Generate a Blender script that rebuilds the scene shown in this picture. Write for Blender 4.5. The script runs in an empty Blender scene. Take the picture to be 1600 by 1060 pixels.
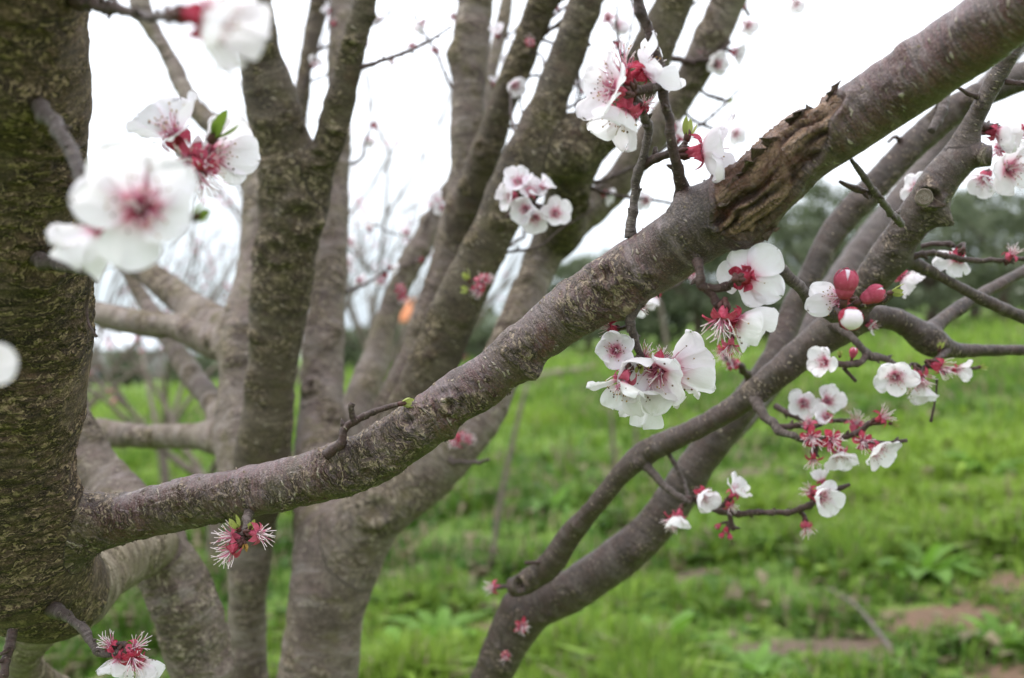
import bpy, math, random
import numpy as np
from mathutils import Vector, Matrix, Quaternion

random.seed(7)
RNG = np.random.default_rng(7)
scene = bpy.context.scene
col = scene.collection

# ------------------------------------------------------------------ camera, sky, sun, exposure
F = 1559.0            # focal length in photo pixels
CAMZ = 1.40
cam_d = bpy.data.cameras.new('camera')
cam_d.sensor_fit = 'HORIZONTAL'
cam_d.sensor_width = 23.6
cam_d.lens = 23.0
cam_d.clip_start = 0.02
cam_d.clip_end = 3000
cam_d.dof.use_dof = True
cam_d.dof.focus_distance = 0.685
cam_d.dof.aperture_fstop = 3.5
cam = bpy.data.objects.new('camera', cam_d)
col.objects.link(cam)
cam.location = (0, 0, CAMZ)
cam.rotation_euler = (math.radians(90), 0, 0)
scene.camera = cam

SUN_EL, SUN_AZ = math.radians(55), math.radians(-75)   # azimuth clockwise from +Y: high on the left
world = bpy.data.worlds.new('World')
scene.world = world
world.use_nodes = True
wt = world.node_tree
wt.nodes.clear()
w_out = wt.nodes.new('ShaderNodeOutputWorld')
w_bg = wt.nodes.new('ShaderNodeBackground')
w_bg.inputs['Strength'].default_value = 0.10
w_sky = wt.nodes.new('ShaderNodeTexSky')
w_sky.sky_type = 'NISHITA'
w_sky.sun_disc = False
w_sky.sun_elevation = SUN_EL
w_sky.sun_rotation = SUN_AZ
# overcast layer: luminance rises from the horizon to the zenith, broken up by soft cloud
w_tc = wt.nodes.new('ShaderNodeTexCoord')
w_sep = wt.nodes.new('ShaderNodeSeparateXYZ')
wt.links.new(w_tc.outputs['Generated'], w_sep.inputs[0])
w_ramp = wt.nodes.new('ShaderNodeValToRGB')
e = w_ramp.color_ramp.elements
e[0].position = 0.0; e[0].color = (0.235, 0.27, 0.31, 1)
e[1].position = 1.0; e[1].color = (0.97, 0.98, 1.06, 1)
k = e.new(0.05); k.color = (0.285, 0.32, 0.35, 1)
k = e.new(0.16); k.color = (0.55, 0.58, 0.62, 1)
wt.links.new(w_sep.outputs['Z'], w_ramp.inputs[0])
w_noise = wt.nodes.new('ShaderNodeTexNoise')
w_noise.inputs['Scale'].default_value = 3.2
w_noise.inputs['Detail'].default_value = 5
w_map = wt.nodes.new('ShaderNodeMapping')
w_map.inputs['Scale'].default_value = (1, 1, 3)
wt.links.new(w_tc.outputs['Generated'], w_map.inputs[0])
wt.links.new(w_map.outputs[0], w_noise.inputs['Vector'])
w_mr = wt.nodes.new('ShaderNodeMapRange')
w_mr.inputs['From Min'].default_value = 0.3
w_mr.inputs['From Max'].default_value = 0.7
w_mr.inputs['To Min'].default_value = 17.5
w_mr.inputs['To Max'].default_value = 22.5
wt.links.new(w_noise.outputs['Fac'], w_mr.inputs['Value'])
w_mul = wt.nodes.new('ShaderNodeVectorMath'); w_mul.operation = 'SCALE'
wt.links.new(w_ramp.outputs[0], w_mul.inputs[0])
wt.links.new(w_mr.outputs[0], w_mul.inputs['Scale'])
w_mix = wt.nodes.new('ShaderNodeMix'); w_mix.data_type = 'RGBA'
w_mix.inputs[0].default_value = 0.88
wt.links.new(w_sky.outputs[0], w_mix.inputs[6])
wt.links.new(w_mul.outputs[0], w_mix.inputs[7])
wt.links.new(w_mix.outputs[2], w_bg.inputs['Color'])
wt.links.new(w_bg.outputs[0], w_out.inputs['Surface'])

sun_d = bpy.data.lights.new('sun', 'SUN')
sun_d.energy = 1.5
sun_d.angle = math.radians(22)
sun_d.color = (1.0, 0.96, 0.90)
sun = bpy.data.objects.new('sun', sun_d)
col.objects.link(sun)
sdir = Vector((math.sin(SUN_AZ) * math.cos(SUN_EL), math.cos(SUN_AZ) * math.cos(SUN_EL), math.sin(SUN_EL)))
sun.rotation_euler = sdir.to_track_quat('Z', 'Y').to_euler()

scene.view_settings.view_transform = 'Standard'
scene.view_settings.look = 'None'
scene.view_settings.gamma = 1.0
scene.view_settings.use_curve_mapping = False
scene.view_settings.exposure = 0.68
scene.render.engine = 'CYCLES'
scene.cycles.max_bounces = 8
scene.cycles.transparent_max_bounces = 8
scene.cycles.use_denoising = True


# ------------------------------------------------------------------ helpers
def P(px, py, d):
    """photo pixel and distance along the view axis -> world point"""
    return np.array([(px - 800.0) / F * d, d, CAMZ + (530.0 - py) / F * d])


def link(o, parent=None):
    col.objects.link(o)
    if parent is not None:
        o.parent = parent
    return o


def tag(o, label=None, cat=None, group=None, kind=None):
    if label: o['label'] = label
    if cat: o['category'] = cat
    if group: o['group'] = group
    if kind: o['kind'] = kind
    return o


def empty(name, loc):
    o = bpy.data.objects.new(name, None)
    o.location = loc
    o.empty_display_size = 0.1
    return link(o)


def mesh_np(name, verts, faces, smooth=True, mats=(), midx=None, attrs=None, uv=None):
    """verts (n,3); faces (m,k) array, or a list of such arrays"""
    me = bpy.data.meshes.new(name)
    verts = np.asarray(verts, dtype=np.float32)
    fl = faces if isinstance(faces, list) else [faces]
    fl = [np.asarray(f, dtype=np.int32) for f in fl if len(f)]
    me.vertices.add(len(verts))
    me.vertices.foreach_set('co', verts.ravel())
    loops = np.concatenate([f.ravel() for f in fl])
    counts = np.concatenate([np.full(len(f), f.shape[1], dtype=np.int32) for f in fl])
    starts = np.concatenate([[0], np.cumsum(counts)[:-1]]).astype(np.int32)
    me.loops.add(len(loops))
    me.loops.foreach_set('vertex_index', loops)
    me.polygons.add(len(counts))
    me.polygons.foreach_set('loop_start', starts)
    for m in mats:
        me.materials.append(m)
    if midx is not None:
        me.polygons.foreach_set('material_index', np.asarray(midx, dtype=np.int32))
    me.update(calc_edges=True)
    if smooth:
        me.polygons.foreach_set('use_smooth', np.ones(len(counts), dtype=bool))
    for an, (typ, arr) in (attrs or {}).items():
        a = me.attributes.new(an, typ, 'POINT')
        a.data.foreach_set('vector' if typ == 'FLOAT_VECTOR' else ('color' if typ == 'FLOAT_COLOR' else 'value'),
                           np.asarray(arr, dtype=np.float32).ravel())
    if uv is not None:
        l = me.uv_layers.new(name='UVMap')
        l.data.foreach_set('uv', np.asarray(uv, dtype=np.float32)[loops].ravel())
    me.validate()
    return me


def obj(name, me, parent=None):
    return link(bpy.data.objects.new(name, me), parent)


def hash3(ix, iy, iz, seed):
    h = (ix.astype(np.uint32) * np.uint32(374761393) + iy.astype(np.uint32) * np.uint32(668265263)
         + iz.astype(np.uint32) * np.uint32(2147483647) + np.uint32((seed * 974711 + 12345) & 0xffffffff))
    h = (h ^ (h >> np.uint32(13))) * np.uint32(1274126177)
    h = (h ^ (h >> np.uint32(16))) * np.uint32(2246822519)
    h = h ^ (h >> np.uint32(15))
    return h.astype(np.float32) / np.float32(4294967295.0)


def vnoise(p, seed=0):
    """value noise in [-1,1] at points p (n,3)"""
    f = np.floor(p)
    t = (p - f).astype(np.float32)
    t = t * t * (3 - 2 * t)
    i = f.astype(np.int64)
    out = np.zeros(len(p), dtype=np.float32)
    for dx in (0, 1):
        wx = t[:, 0] if dx else 1 - t[:, 0]
        for dy in (0, 1):
            wy = t[:, 1] if dy else 1 - t[:, 1]
            for dz in (0, 1):
                wz = t[:, 2] if dz else 1 - t[:, 2]
                out += wx * wy * wz * hash3(i[:, 0] + dx, i[:, 1] + dy, i[:, 2] + dz, seed)
    return out * 2 - 1


def fbm(p, oct=3, seed=0, gain=0.5):
    a, s, out = 1.0, 0.0, 0
    q = p.copy()
    for o in range(oct):
        out = out + a * vnoise(q, seed + o)
        s += a
        a *= gain
        q = q * 2.03 + 11.7
    return out / s


def worley(p, seed=0):
    """F1, F2 and the id of the nearest feature point"""
    i = np.floor(p).astype(np.int64)
    f1 = np.full(len(p), 9, dtype=np.float32)
    f2 = f1.copy()
    cid = np.zeros(len(p), dtype=np.float32)
    for dx in (-1, 0, 1):
        for dy in (-1, 0, 1):
            for dz in (-1, 0, 1):
                a, b, c = i[:, 0] + dx, i[:, 1] + dy, i[:, 2] + dz
                q = np.stack([a + hash3(a, b, c, seed), b + hash3(a, b, c, seed + 1), c + hash3(a, b, c, seed + 2)], 1)
                d = np.sqrt(((q - p) ** 2).sum(1)).astype(np.float32)
                near = d < f1
                f2 = np.where(near, f1, np.minimum(f2, d))
                cid = np.where(near, hash3(a, b, c, seed + 3), cid)
                f1 = np.minimum(f1, d)
    return f1, f2, cid


def sstep(a, b, x):
    t = np.clip((x - a) / (b - a), 0, 1)
    return t * t * (3 - 2 * t)


def spline(pts, sub):
    """Catmull-Rom through pts (n,k)"""
    p = np.asarray(pts, dtype=float)
    if len(p) == 2:
        t = np.linspace(0, 1, sub + 1)[:, None]
        return p[0] * (1 - t) + p[1] * t
    q = np.vstack([2 * p[0] - p[1], p, 2 * p[-1] - p[-2]])
    out = []
    for i in range(1, len(q) - 2):
        a, b, c, d = q[i - 1], q[i], q[i + 1], q[i + 2]
        for t in np.arange(sub) / sub:
            out.append(0.5 * (2 * b + (c - a) * t + (2 * a - 5 * b + 4 * c - d) * t * t + (3 * b - a - 3 * c + d) * t ** 3))
    out.append(p[-1])
    return np.array(out)


def frames(c):
    """tangent and two parallel-transported normals along polyline c"""
    t = np.gradient(c, axis=0)
    t /= np.linalg.norm(t, axis=1)[:, None] + 1e-12
    up = np.array([0, 0, 1.0]) if abs(t[0, 2]) < 0.9 else np.array([1.0, 0, 0])
    n = np.zeros_like(c)
    n0 = np.cross(t[0], up); n0 /= np.linalg.norm(n0)
    n[0] = n0
    for i in range(1, len(c)):
        v = n[i - 1] - t[i] * np.dot(n[i - 1], t[i])
        n[i] = v / (np.linalg.norm(v) + 1e-12)
    return t, n, np.cross(t, n)


def tube(c, r, sides=10, cap=True):
    """verts, quads, tris, bark coordinates of a tube round polyline c with radii r (rings,) or (rings,sides)"""
    t, n, b = frames(c)
    a = np.linspace(0, 2 * np.pi, sides, endpoint=False)
    r = np.asarray(r)
    rr = r[:, None] if r.ndim == 1 else r
    rad = rr[..., None] * (np.cos(a)[None, :, None] * n[:, None, :] + np.sin(a)[None, :, None] * b[:, None, :])
    v = (c[:, None, :] + rad).reshape(-1, 3)
    s = np.concatenate([[0], np.cumsum(np.linalg.norm(np.diff(c, axis=0), axis=1))])
    rb = np.broadcast_to(rr, (len(c), sides))
    bark = np.stack([np.repeat(s[:, None], sides, 1), rb * np.cos(a), rb * np.sin(a)], -1).reshape(-1, 3)
    R = len(c)
    i = np.arange(R - 1)[:, None] * sides
    j = np.arange(sides)[None, :]
    k2 = (j + 1) % sides
    q = np.stack([i + j, i + k2, i + sides + k2, i + sides + j], -1).reshape(-1, 4)
    tri = np.zeros((0, 3), dtype=int)
    if cap:
        v = np.vstack([v, c[0], c[-1]])
        bark = np.vstack([bark, [s[0], 0, 0], [s[-1], 0, 0]])
        m = len(v)
        jj = np.arange(sides)
        kk = (jj + 1) % sides
        t0 = np.stack([kk, jj, np.full(sides, m - 2)], -1)
        t1 = np.stack([(R - 1) * sides + jj, (R - 1) * sides + kk, np.full(sides, m - 1)], -1)
        tri = np.vstack([t0, t1])
    return v, q, tri, bark


class Bag:
    """collects geometry for ONE mesh"""
    def __init__(s):
        s.v, s.q, s.t, s.b, s.n = [], [], [], [], 0
        s.qm, s.tm, s.c = [], [], []

    def add(s, v, q=None, t=None, bark=None, m=0, c=None):
        v = np.asarray(v, dtype=float)
        s.v.append(v)
        s.b.append(bark if bark is not None else v)
        s.c.append(np.broadcast_to(np.asarray(c if c is not None else (1, 1, 1, 1), dtype=float), (len(v), 4)))
        if q is not None and len(q):
            s.q.append(np.asarray(q) + s.n); s.qm.append(np.full(len(q), m))
        if t is not None and len(t):
            s.t.append(np.asarray(t) + s.n); s.tm.append(np.full(len(t), m))
        s.n += len(v)

    def tube(s, c, r, sides=8, m=0, col=None, cap=True):
        v, q, t, b = tube(np.asarray(c, dtype=float), np.asarray(r, dtype=float), sides, cap)
        s.add(v, q, t, b, m, col)

    def mesh(s, name, mats, smooth=True, color=False):
        fs, mi = [], []
        if s.q: fs.append(np.vstack(s.q)); mi.append(np.concatenate(s.qm))
        if s.t: fs.append(np.vstack(s.t)); mi.append(np.concatenate(s.tm))
        at = {'bark': ('FLOAT_VECTOR', np.vstack(s.b))}
        if color: at['tint'] = ('FLOAT_COLOR', np.vstack(s.c))
        return mesh_np(name, np.vstack(s.v), fs, smooth, mats, np.concatenate(mi), at)


# ------------------------------------------------------------------ materials
class NT:
    def __init__(s, name):
        s.m = bpy.data.materials.new(name)
        s.m.use_nodes = True
        s.t = s.m.node_tree
        s.t.nodes.clear()
        s.out = s.t.nodes.new('ShaderNodeOutputMaterial')

    def n(s, typ, **kw):
        o = s.t.nodes.new(typ)
        for a, b in kw.items():
            setattr(o, a, b)
        return o

    def put(s, sock, v):
        if isinstance(v, bpy.types.NodeSocket):
            s.t.links.new(v, sock)
        elif v is not None:
            if isinstance(v, (tuple, list)) and len(v) == 3 and sock.type == 'RGBA':
                v = (*v, 1)
            sock.default_value = v

    def attr(s, name, out='Vector'):
        return s.n('ShaderNodeAttribute', attribute_name=name).outputs[out]

    def math(s, op, a, b=None, c=None, clamp=False):
        o = s.n('ShaderNodeMath', operation=op, use_clamp=clamp)
        s.put(o.inputs[0], a); s.put(o.inputs[1], b)
        if c is not None: s.put(o.inputs[2], c)
        return o.outputs[0]

    def vmul(s, v, k):
        o = s.n('ShaderNodeVectorMath', operation='MULTIPLY')
        s.put(o.inputs[0], v); s.put(o.inputs[1], k)
        return o.outputs[0]

    def vadd(s, v, k):
        o = s.n('ShaderNodeVectorMath', operation='ADD')
        s.put(o.inputs[0], v); s.put(o.inputs[1], k)
        return o.outputs[0]

    def noise(s, v, scale, detail=3, rough=0.55, dist=0.0, color=False):
        o = s.n('ShaderNodeTexNoise')
        s.put(o.inputs['Vector'], v)
        o.inputs['Scale'].default_value = scale
        o.inputs['Detail'].default_value = detail
        o.inputs['Roughness'].default_value = rough
        o.inputs['Distortion'].default_value = dist
        return o.outputs['Color' if color else 'Fac']

    def vor(s, v, scale, feature='F1', rnd=1.0):
        o = s.n('ShaderNodeTexVoronoi', feature=feature)
        s.put(o.inputs['Vector'], v)
        o.inputs['Scale'].default_value = scale
        o.inputs['Randomness'].default_value = rnd
        return o

    def step(s, x, a, b, lo=0.0, hi=1.0):
        o = s.n('ShaderNodeMapRange', interpolation_type='SMOOTHSTEP')
        s.put(o.inputs[0], x)
        o.inputs[1].default_value, o.inputs[2].default_value = a, b
        o.inputs[3].default_value, o.inputs[4].default_value = lo, hi
        return o.outputs[0]

    def mix(s, f, a, b, mode='MIX'):
        o = s.n('ShaderNodeMix', data_type='RGBA', blend_type=mode)
        s.put(o.inputs[0], f); s.put(o.inputs[6], a); s.put(o.inputs[7], b)
        return o.outputs[2]

    def bump(s, h, dist, strength=1.0):
        o = s.n('ShaderNodeBump')
        o.inputs['Distance'].default_value = dist
        o.inputs['Strength'].default_value = strength
        s.put(o.inputs['Height'], h)
        return o.outputs[0]

    def principled(s, colr, rough=0.7, normal=None, spec=0.35, **kw):
        o = s.n('ShaderNodeBsdfPrincipled')
        s.put(o.inputs['Base Color'], colr)
        s.put(o.inputs['Roughness'], rough)
        o.inputs['Specular IOR Level'].default_value = spec
        if normal is not None: s.put(o.inputs['Normal'], normal)
        for a, b in kw.items(): s.put(o.inputs[a], b)
        return o.outputs[0]

    def surf(s, sh):
        s.t.links.new(sh, s.out.inputs['Surface'])
        return s.m


def bark_mat(name, c1, c2, sheen, flake, dark, moss, lent=0.6, scaly=0.5, mossy=0.3, rough=0.62, lent_col=(0.42, 0.36, 0.28), lscale=1.0, wound=False, blush=0.0, depth=1.0, pale=0.3):
    t = NT(name)
    p = t.attr('bark')
    nz = t.noise(p, 70, 3, 0.6, color=True)
    d = t.vadd(p, t.vmul(t.vadd(nz, (-0.5, -0.5, -0.5)), (0.012, 0.012, 0.012)))
    big = t.noise(p, 17, 5, 0.65)
    base = t.mix(t.step(big, 0.40, 0.60), c1, c2)
    base = t.mix(t.step(t.noise(p, 38, 3, 0.6), 0.54, 0.66, 0, blush), base, (0.15, 0.042, 0.040))
    base = t.mix(t.step(t.noise(p, 10, 4, 0.65), 0.50, 0.66, 0, 0.7), base, dark)
    # silvery sheen of the skin put into the colour, in bands round the limb
    band = t.noise(t.vmul(d, (1.0, 0.22, 0.22)), 95 / lscale ** 0.5, 5, 0.7)
    base = t.mix(t.step(band, 0.50, 0.64, 0, 0.85), base, sheen)
    base = t.mix(t.step(band, 0.46, 0.34, 0, 0.70), base, dark)
    st = t.noise(t.vmul(p, (1.0, 0.13, 0.13)), 560 / lscale ** 0.5, 4, 0.65)
    base = t.mix(t.step(st, 0.44, 0.62, 0.0, 0.6), base, dark)
    fine = t.noise(p, 800 / lscale, 3, 0.7)
    # moss and algae in soft patches
    mo = t.noise(p, 23, 4, 0.62, 0.4)
    base = t.mix(t.step(mo, 0.62 - 0.30 * mossy, 0.80 - 0.30 * mossy, 0, 0.85 if mossy > 0 else 0), base, moss)
    # pale crusty lichen
    li = t.noise(p, 120 / lscale, 5, 0.75)
    lim = t.math('MULTIPLY', t.step(li, 0.56, 0.64), t.step(t.noise(p, 21, 3), 0.60 - 0.3 * pale, 0.72 - 0.3 * pale))
    base = t.mix(t.math('MULTIPLY', lim, 0.8), base, lent_col)
    if wound:   # the old brown bark of the fork runs out on to the bough
        bl = t.attr('blend', 'Fac')
        base = t.mix(bl, base, t.mix(t.step(t.noise(t.vmul(p, (0.4, 1, 1)), 130, 4, 0.65), 0.40, 0.60), (0.050, 0.032, 0.019), (0.20, 0.135, 0.082)))
    if depth != 1.0:
        base = t.mix(1.0, base, (depth, depth, depth * 0.97), 'MULTIPLY')
    # scaly patches: layers that peel, pale at the free edge, cracks and the shade beneath painted dark
    rm = t.math('ADD', t.noise(p, 26, 3, 0.6), t.attr('rough', 'Fac'))
    rmask = t.step(rm, 0.74 - 0.38 * scaly, 0.84 - 0.38 * scaly)
    lay = t.noise(t.vmul(d, (1.0, 0.50, 0.50)), 80 / lscale ** 0.5, 4, 0.6, 0.4)
    fr = t.math('FRACT', t.math('MULTIPLY', lay, 7.0))
    lip = t.math('MULTIPLY', t.step(fr, 0.62, 0.84), t.step(fr, 0.96, 0.99, 1.0, 0.0))
    crack_shade = t.step(fr, 0.0, 0.26, 1.0, 0.0)
    ragged = t.step(t.noise(p, 260 / lscale, 2), 0.42, 0.56)
    lip = t.math('MULTIPLY', lip, ragged)
    base = t.mix(t.math('MULTIPLY', rmask, 0.35), base, t.mix(t.step(t.noise(p, 85, 3), 0.4, 0.6), moss, dark))
    base = t.mix(t.math('MULTIPLY', lip, t.math('MULTIPLY_ADD', rmask, 0.80, 0.10)), base, flake)
    base = t.mix(t.math('MULTIPLY', crack_shade, t.math('MULTIPLY_ADD', rmask, 0.75, 0.15)), base, tuple(x * 0.6 for x in dark))
    # curled dash flakes
    vd = t.vor(t.vmul(d, (1.0, 0.36, 0.36)), 330 / lscale)
    dash = t.math('MULTIPLY', t.step(vd.outputs['Distance'], 0.16, 0.30, 1.0, 0.0), t.step(t.n_sep(vd.outputs['Color']), 0.95 - 0.55 * lent, 0.97 - 0.55 * lent))
    dash = t.math('MULTIPLY', dash, t.step(t.noise(p, 33, 2), 0.40, 0.55))
    base = t.mix(t.math('MULTIPLY', dash, 0.8), base, tuple(x * 0.9 for x in lent_col))
    # larger pale lenticels, sparse
    vl = t.vor(t.vmul(d, (1.0, 0.45, 0.45)), 120 / lscale)
    lenm = t.math('MULTIPLY', t.step(vl.outputs['Distance'], 0.07, 0.15, 1.0, 0.0), t.step(t.n_sep(vl.outputs['Color']), 0.55, 0.56))
    base = t.mix(t.math('MULTIPLY', lenm, 0.85 * min(1, lent * 1.2)), base, lent_col)
    base = t.mix(t.step(fine, 0.52, 0.70, 0.0, 0.45), base, flake)
    base = t.mix(t.step(fine, 0.48, 0.30, 0.0, 0.60), base, tuple(x * 0.7 for x in dark))
    h = t.math('MULTIPLY', fine, 0.6)
    h = t.math('MULTIPLY_ADD', dash, 0.8, h)
    h = t.math('MULTIPLY_ADD', lenm, 0.8, h)
    h = t.math('MULTIPLY_ADD', st, 0.6, h)
    h = t.math('MULTIPLY_ADD', band, 1.6, h)
    h = t.math('MULTIPLY_ADD', li, 0.8, h)
    h = t.math('MULTIPLY_ADD', t.math('MULTIPLY', fr, rmask), 1.6, h)
    if wound:
        wm, wh = t.attr('wound', 'Fac'), t.attr('grain', 'Fac')
        gr = t.noise(t.vmul(d, (0.10, 1.0, 1.0)), 520, 4, 0.7)
        wc = t.mix(t.step(wh, 0.36, 0.74), (0.028, 0.012, 0.008), (0.27, 0.168, 0.105))
        wc = t.mix(t.step(gr, 0.42, 0.62, 0, 0.8), wc, (0.060, 0.032, 0.022))
        wc = t.mix(t.step(t.noise(p, 42, 3, 0.6), 0.47, 0.60, 0, 0.80), wc, (0.090, 0.035, 0.018))
        wc = t.mix(t.step(fine, 0.46, 0.32, 0.0, 0.7), wc, (0.015, 0.009, 0.007))
        base = t.mix(t.step(t.math('MULTIPLY_ADD', t.math('SUBTRACT', fr, 0.5), 0.5, wm), 0.30, 0.55), base, wc)
        h = t.math('MULTIPLY_ADD', t.math('MULTIPLY', gr, wm), 2.5, h)
    nb = t.bump(h, 0.0014, 1.0)
    ro = t.math('MULTIPLY_ADD', rmask, 0.25, rough)
    return t.surf(t.principled(base, ro, nb, 0.45))


def n_sep(s, c):
    o = s.n('ShaderNodeSeparateColor')
    s.put(o.inputs[0], c)
    return o.outputs[0]


NT.n_sep = n_sep

M = {}
# bough: purple-brown smooth bark with silvery sheen, olive scaly patches
M['bough'] = bark_mat('bark_bough', (0.190, 0.074, 0.082), (0.165, 0.104, 0.092), (0.310, 0.226, 0.240), (0.270, 0.205, 0.135),
                      (0.030, 0.017, 0.012), (0.100, 0.084, 0.040), lent=0.66, scaly=0.46, mossy=0.14, rough=0.30, wound=True, blush=0.8, depth=0.53, pale=0.15)
M['trunk'] = bark_mat('bark_mossy_trunk', (0.100, 0.062, 0.038), (0.135, 0.088, 0.056), (0.230, 0.170, 0.110), (0.300, 0.220, 0.130),
                      (0.020, 0.012, 0.007), (0.120, 0.080, 0.040), lent=0.95, scaly=0.62, mossy=0.38, rough=0.8,
                      lent_col=(0.31, 0.225, 0.125), lscale=1.1, blush=0.25, depth=0.72, pale=0.5)
M['pale'] = bark_mat('bark_pale_limb', (0.235, 0.185, 0.125), (0.280, 0.230, 0.170), (0.370, 0.315, 0.235), (0.40, 0.335, 0.24),
                     (0.070, 0.050, 0.032), (0.170, 0.142, 0.070), lent=0.3, scaly=0.45, mossy=0.30, rough=0.85, lscale=1.4, depth=0.78, pale=0.5)
M['mid'] = bark_mat('bark_grey_stem', (0.190, 0.136, 0.122), (0.250, 0.205, 0.165), (0.320, 0.268, 0.250), (0.36, 0.30, 0.225),
                    (0.058, 0.039, 0.029), (0.145, 0.118, 0.060), lent=0.30, scaly=0.40, mossy=0.42, rough=0.75, lscale=1.6, blush=0.1, depth=0.74, pale=0.6)
M['midd'] = bark_mat('bark_dark_stem', (0.110, 0.075, 0.053), (0.140, 0.105, 0.070), (0.220, 0.175, 0.125), (0.30, 0.24, 0.16),
                     (0.030, 0.020, 0.013), (0.115, 0.094, 0.040), lent=0.45, scaly=0.5, mossy=0.40, rough=0.8, lscale=1.4, blush=0.3, depth=0.58, pale=0.4)
M['right'] = bark_mat('bark_brown_branch', (0.125, 0.068, 0.056), (0.150, 0.100, 0.082), (0.245, 0.190, 0.175), (0.26, 0.20, 0.145),
                      (0.034, 0.020, 0.016), (0.115, 0.086, 0.050), lent=0.85, scaly=0.25, mossy=0.18, rough=0.42,
                      lent_col=(0.42, 0.34, 0.25), lscale=0.75, blush=0.3, depth=0.43, pale=0.1)
M['twig'] = bark_mat('bark_twig', (0.090, 0.036, 0.030), (0.105, 0.058, 0.048), (0.170, 0.122, 0.110), (0.19, 0.13, 0.095),
                     (0.026, 0.012, 0.010), (0.085, 0.053, 0.038), lent=0.55, scaly=0.1, mossy=0.0, rough=0.45, lscale=0.5, depth=0.62, pale=0.0)
M['twigg'] = bark_mat('bark_grey_twig', (0.120, 0.082, 0.072), (0.160, 0.122, 0.108), (0.270, 0.225, 0.212), (0.26, 0.205, 0.16),
                      (0.034, 0.020, 0.016), (0.105, 0.085, 0.078), lent=0.55, scaly=0.2, mossy=0.0, rough=0.5, lscale=0.5, depth=0.62, pale=0.1)


def leafy(name, c, tr=0.45, rough=0.5, tint=False, rnd=0.0, spec=0.3):
    """two-sided thin leaf or blade"""
    t = NT(name)
    cc = t.attr('tint', 'Color') if tint else c
    if rnd:
        oi = t.n('ShaderNodeObjectInfo').outputs['Random']
        hs = t.n('ShaderNodeHueSaturation')
        hs.inputs['Hue'].default_value = 0.5
        t.put(hs.inputs['Value'], t.math('MULTIPLY_ADD', oi, rnd, 1 - rnd / 2))
        t.put(hs.inputs['Color'], (*c, 1))
        cc = hs.outputs[0]
    b = t.principled(cc, rough, None, spec)
    tl = t.n('ShaderNodeBsdfTranslucent')
    t.put(tl.inputs[0], cc)
    m = t.n('ShaderNodeMixShader')
    m.inputs[0].default_value = tr
    t.t.links.new(b, m.inputs[1]); t.t.links.new(tl.outputs[0], m.inputs[2])
    return t.surf(m.outputs[0])


def petal_mat():
    t = NT('petal_white')
    uv = t.n('ShaderNodeUVMap').outputs[0]
    sp = t.n('ShaderNodeSeparateXYZ'); t.put(sp.inputs[0], uv)
    u, v = sp.outputs[0], sp.outputs[1]
    oi = t.n('ShaderNodeObjectInfo').outputs['Random']
    blush = t.mix(t.step(oi, 0.3, 1.0), (0.90, 0.875, 0.915), (0.89, 0.84, 0.885))
    comb = t.n('ShaderNodeCombineXYZ')
    t.put(comb.inputs[0], t.math('MULTIPLY', u, 6.0)); t.put(comb.inputs[1], v); t.put(comb.inputs[2], t.math('MULTIPLY', oi, 20))
    vein = t.noise(comb.outputs[0], 5.0, 4, 0.6)
    c = t.mix(t.step(vein, 0.45, 0.75, 0, 0.35), blush, (0.86, 0.76, 0.82))
    nv = t.math('MULTIPLY_ADD', t.math('SUBTRACT', vein, 0.5), 0.22, v)
    c = t.mix(t.step(nv, 0.04, 0.26, 0.9, 0.0), c, (0.62, 0.10, 0.20))
    c = t.mix(t.step(nv, 0.12, 0.48, 0.35, 0.0), c, (0.78, 0.42, 0.53))
    nb = t.bump(t.math('MULTIPLY_ADD', t.noise(t.n('ShaderNodeTexCoord').outputs['Object'], 420, 3, 0.6), 0.9, vein), 0.0009, 0.55)
    b = t.principled(c, 0.55, nb, 0.25)
    tl = t.n('ShaderNodeBsdfTranslucent'); t.put(tl.inputs[0], c)
    m = t.n('ShaderNodeMixShader'); m.inputs[0].default_value = 0.50
    t.t.links.new(b, m.inputs[1]); t.t.links.new(tl.outputs[0], m.inputs[2])
    return t.surf(m.outputs[0])


def sepal_mat():
    t = NT('sepal_red')
    p = t.n('ShaderNodeTexCoord').outputs['Object']
    oi = t.n('ShaderNodeObjectInfo').outputs['Random']
    n = t.noise(p, 700, 3, 0.6)
    c = t.mix(oi, (0.38, 0.026, 0.052), (0.50, 0.100, 0.160))
    c = t.mix(t.step(n, 0.4, 0.75, 0, 0.6), c, (0.58, 0.17, 0.24))
    b = t.principled(c, 0.8, t.bump(n, 0.0009, 0.9), 0.12)
    tl = t.n('ShaderNodeBsdfTranslucent'); t.put(tl.inputs[0], c)
    m = t.n('ShaderNodeMixShader'); m.inputs[0].default_value = 0.25
    t.t.links.new(b, m.inputs[1]); t.t.links.new(tl.outputs[0], m.inputs[2])
    return t.surf(m.outputs[0])


def plain(name, c, rough=0.6, spec=0.3):
    t = NT(name)
    p = t.n('ShaderNodeTexCoord').outputs['Object']
    n = t.noise(p, 900, 2)
    cc = t.mix(t.step(n, 0.35, 0.7, 0, 0.5), c, tuple(x * 0.6 for x in c))
    return t.surf(t.principled(cc, rough, None, spec))


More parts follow.
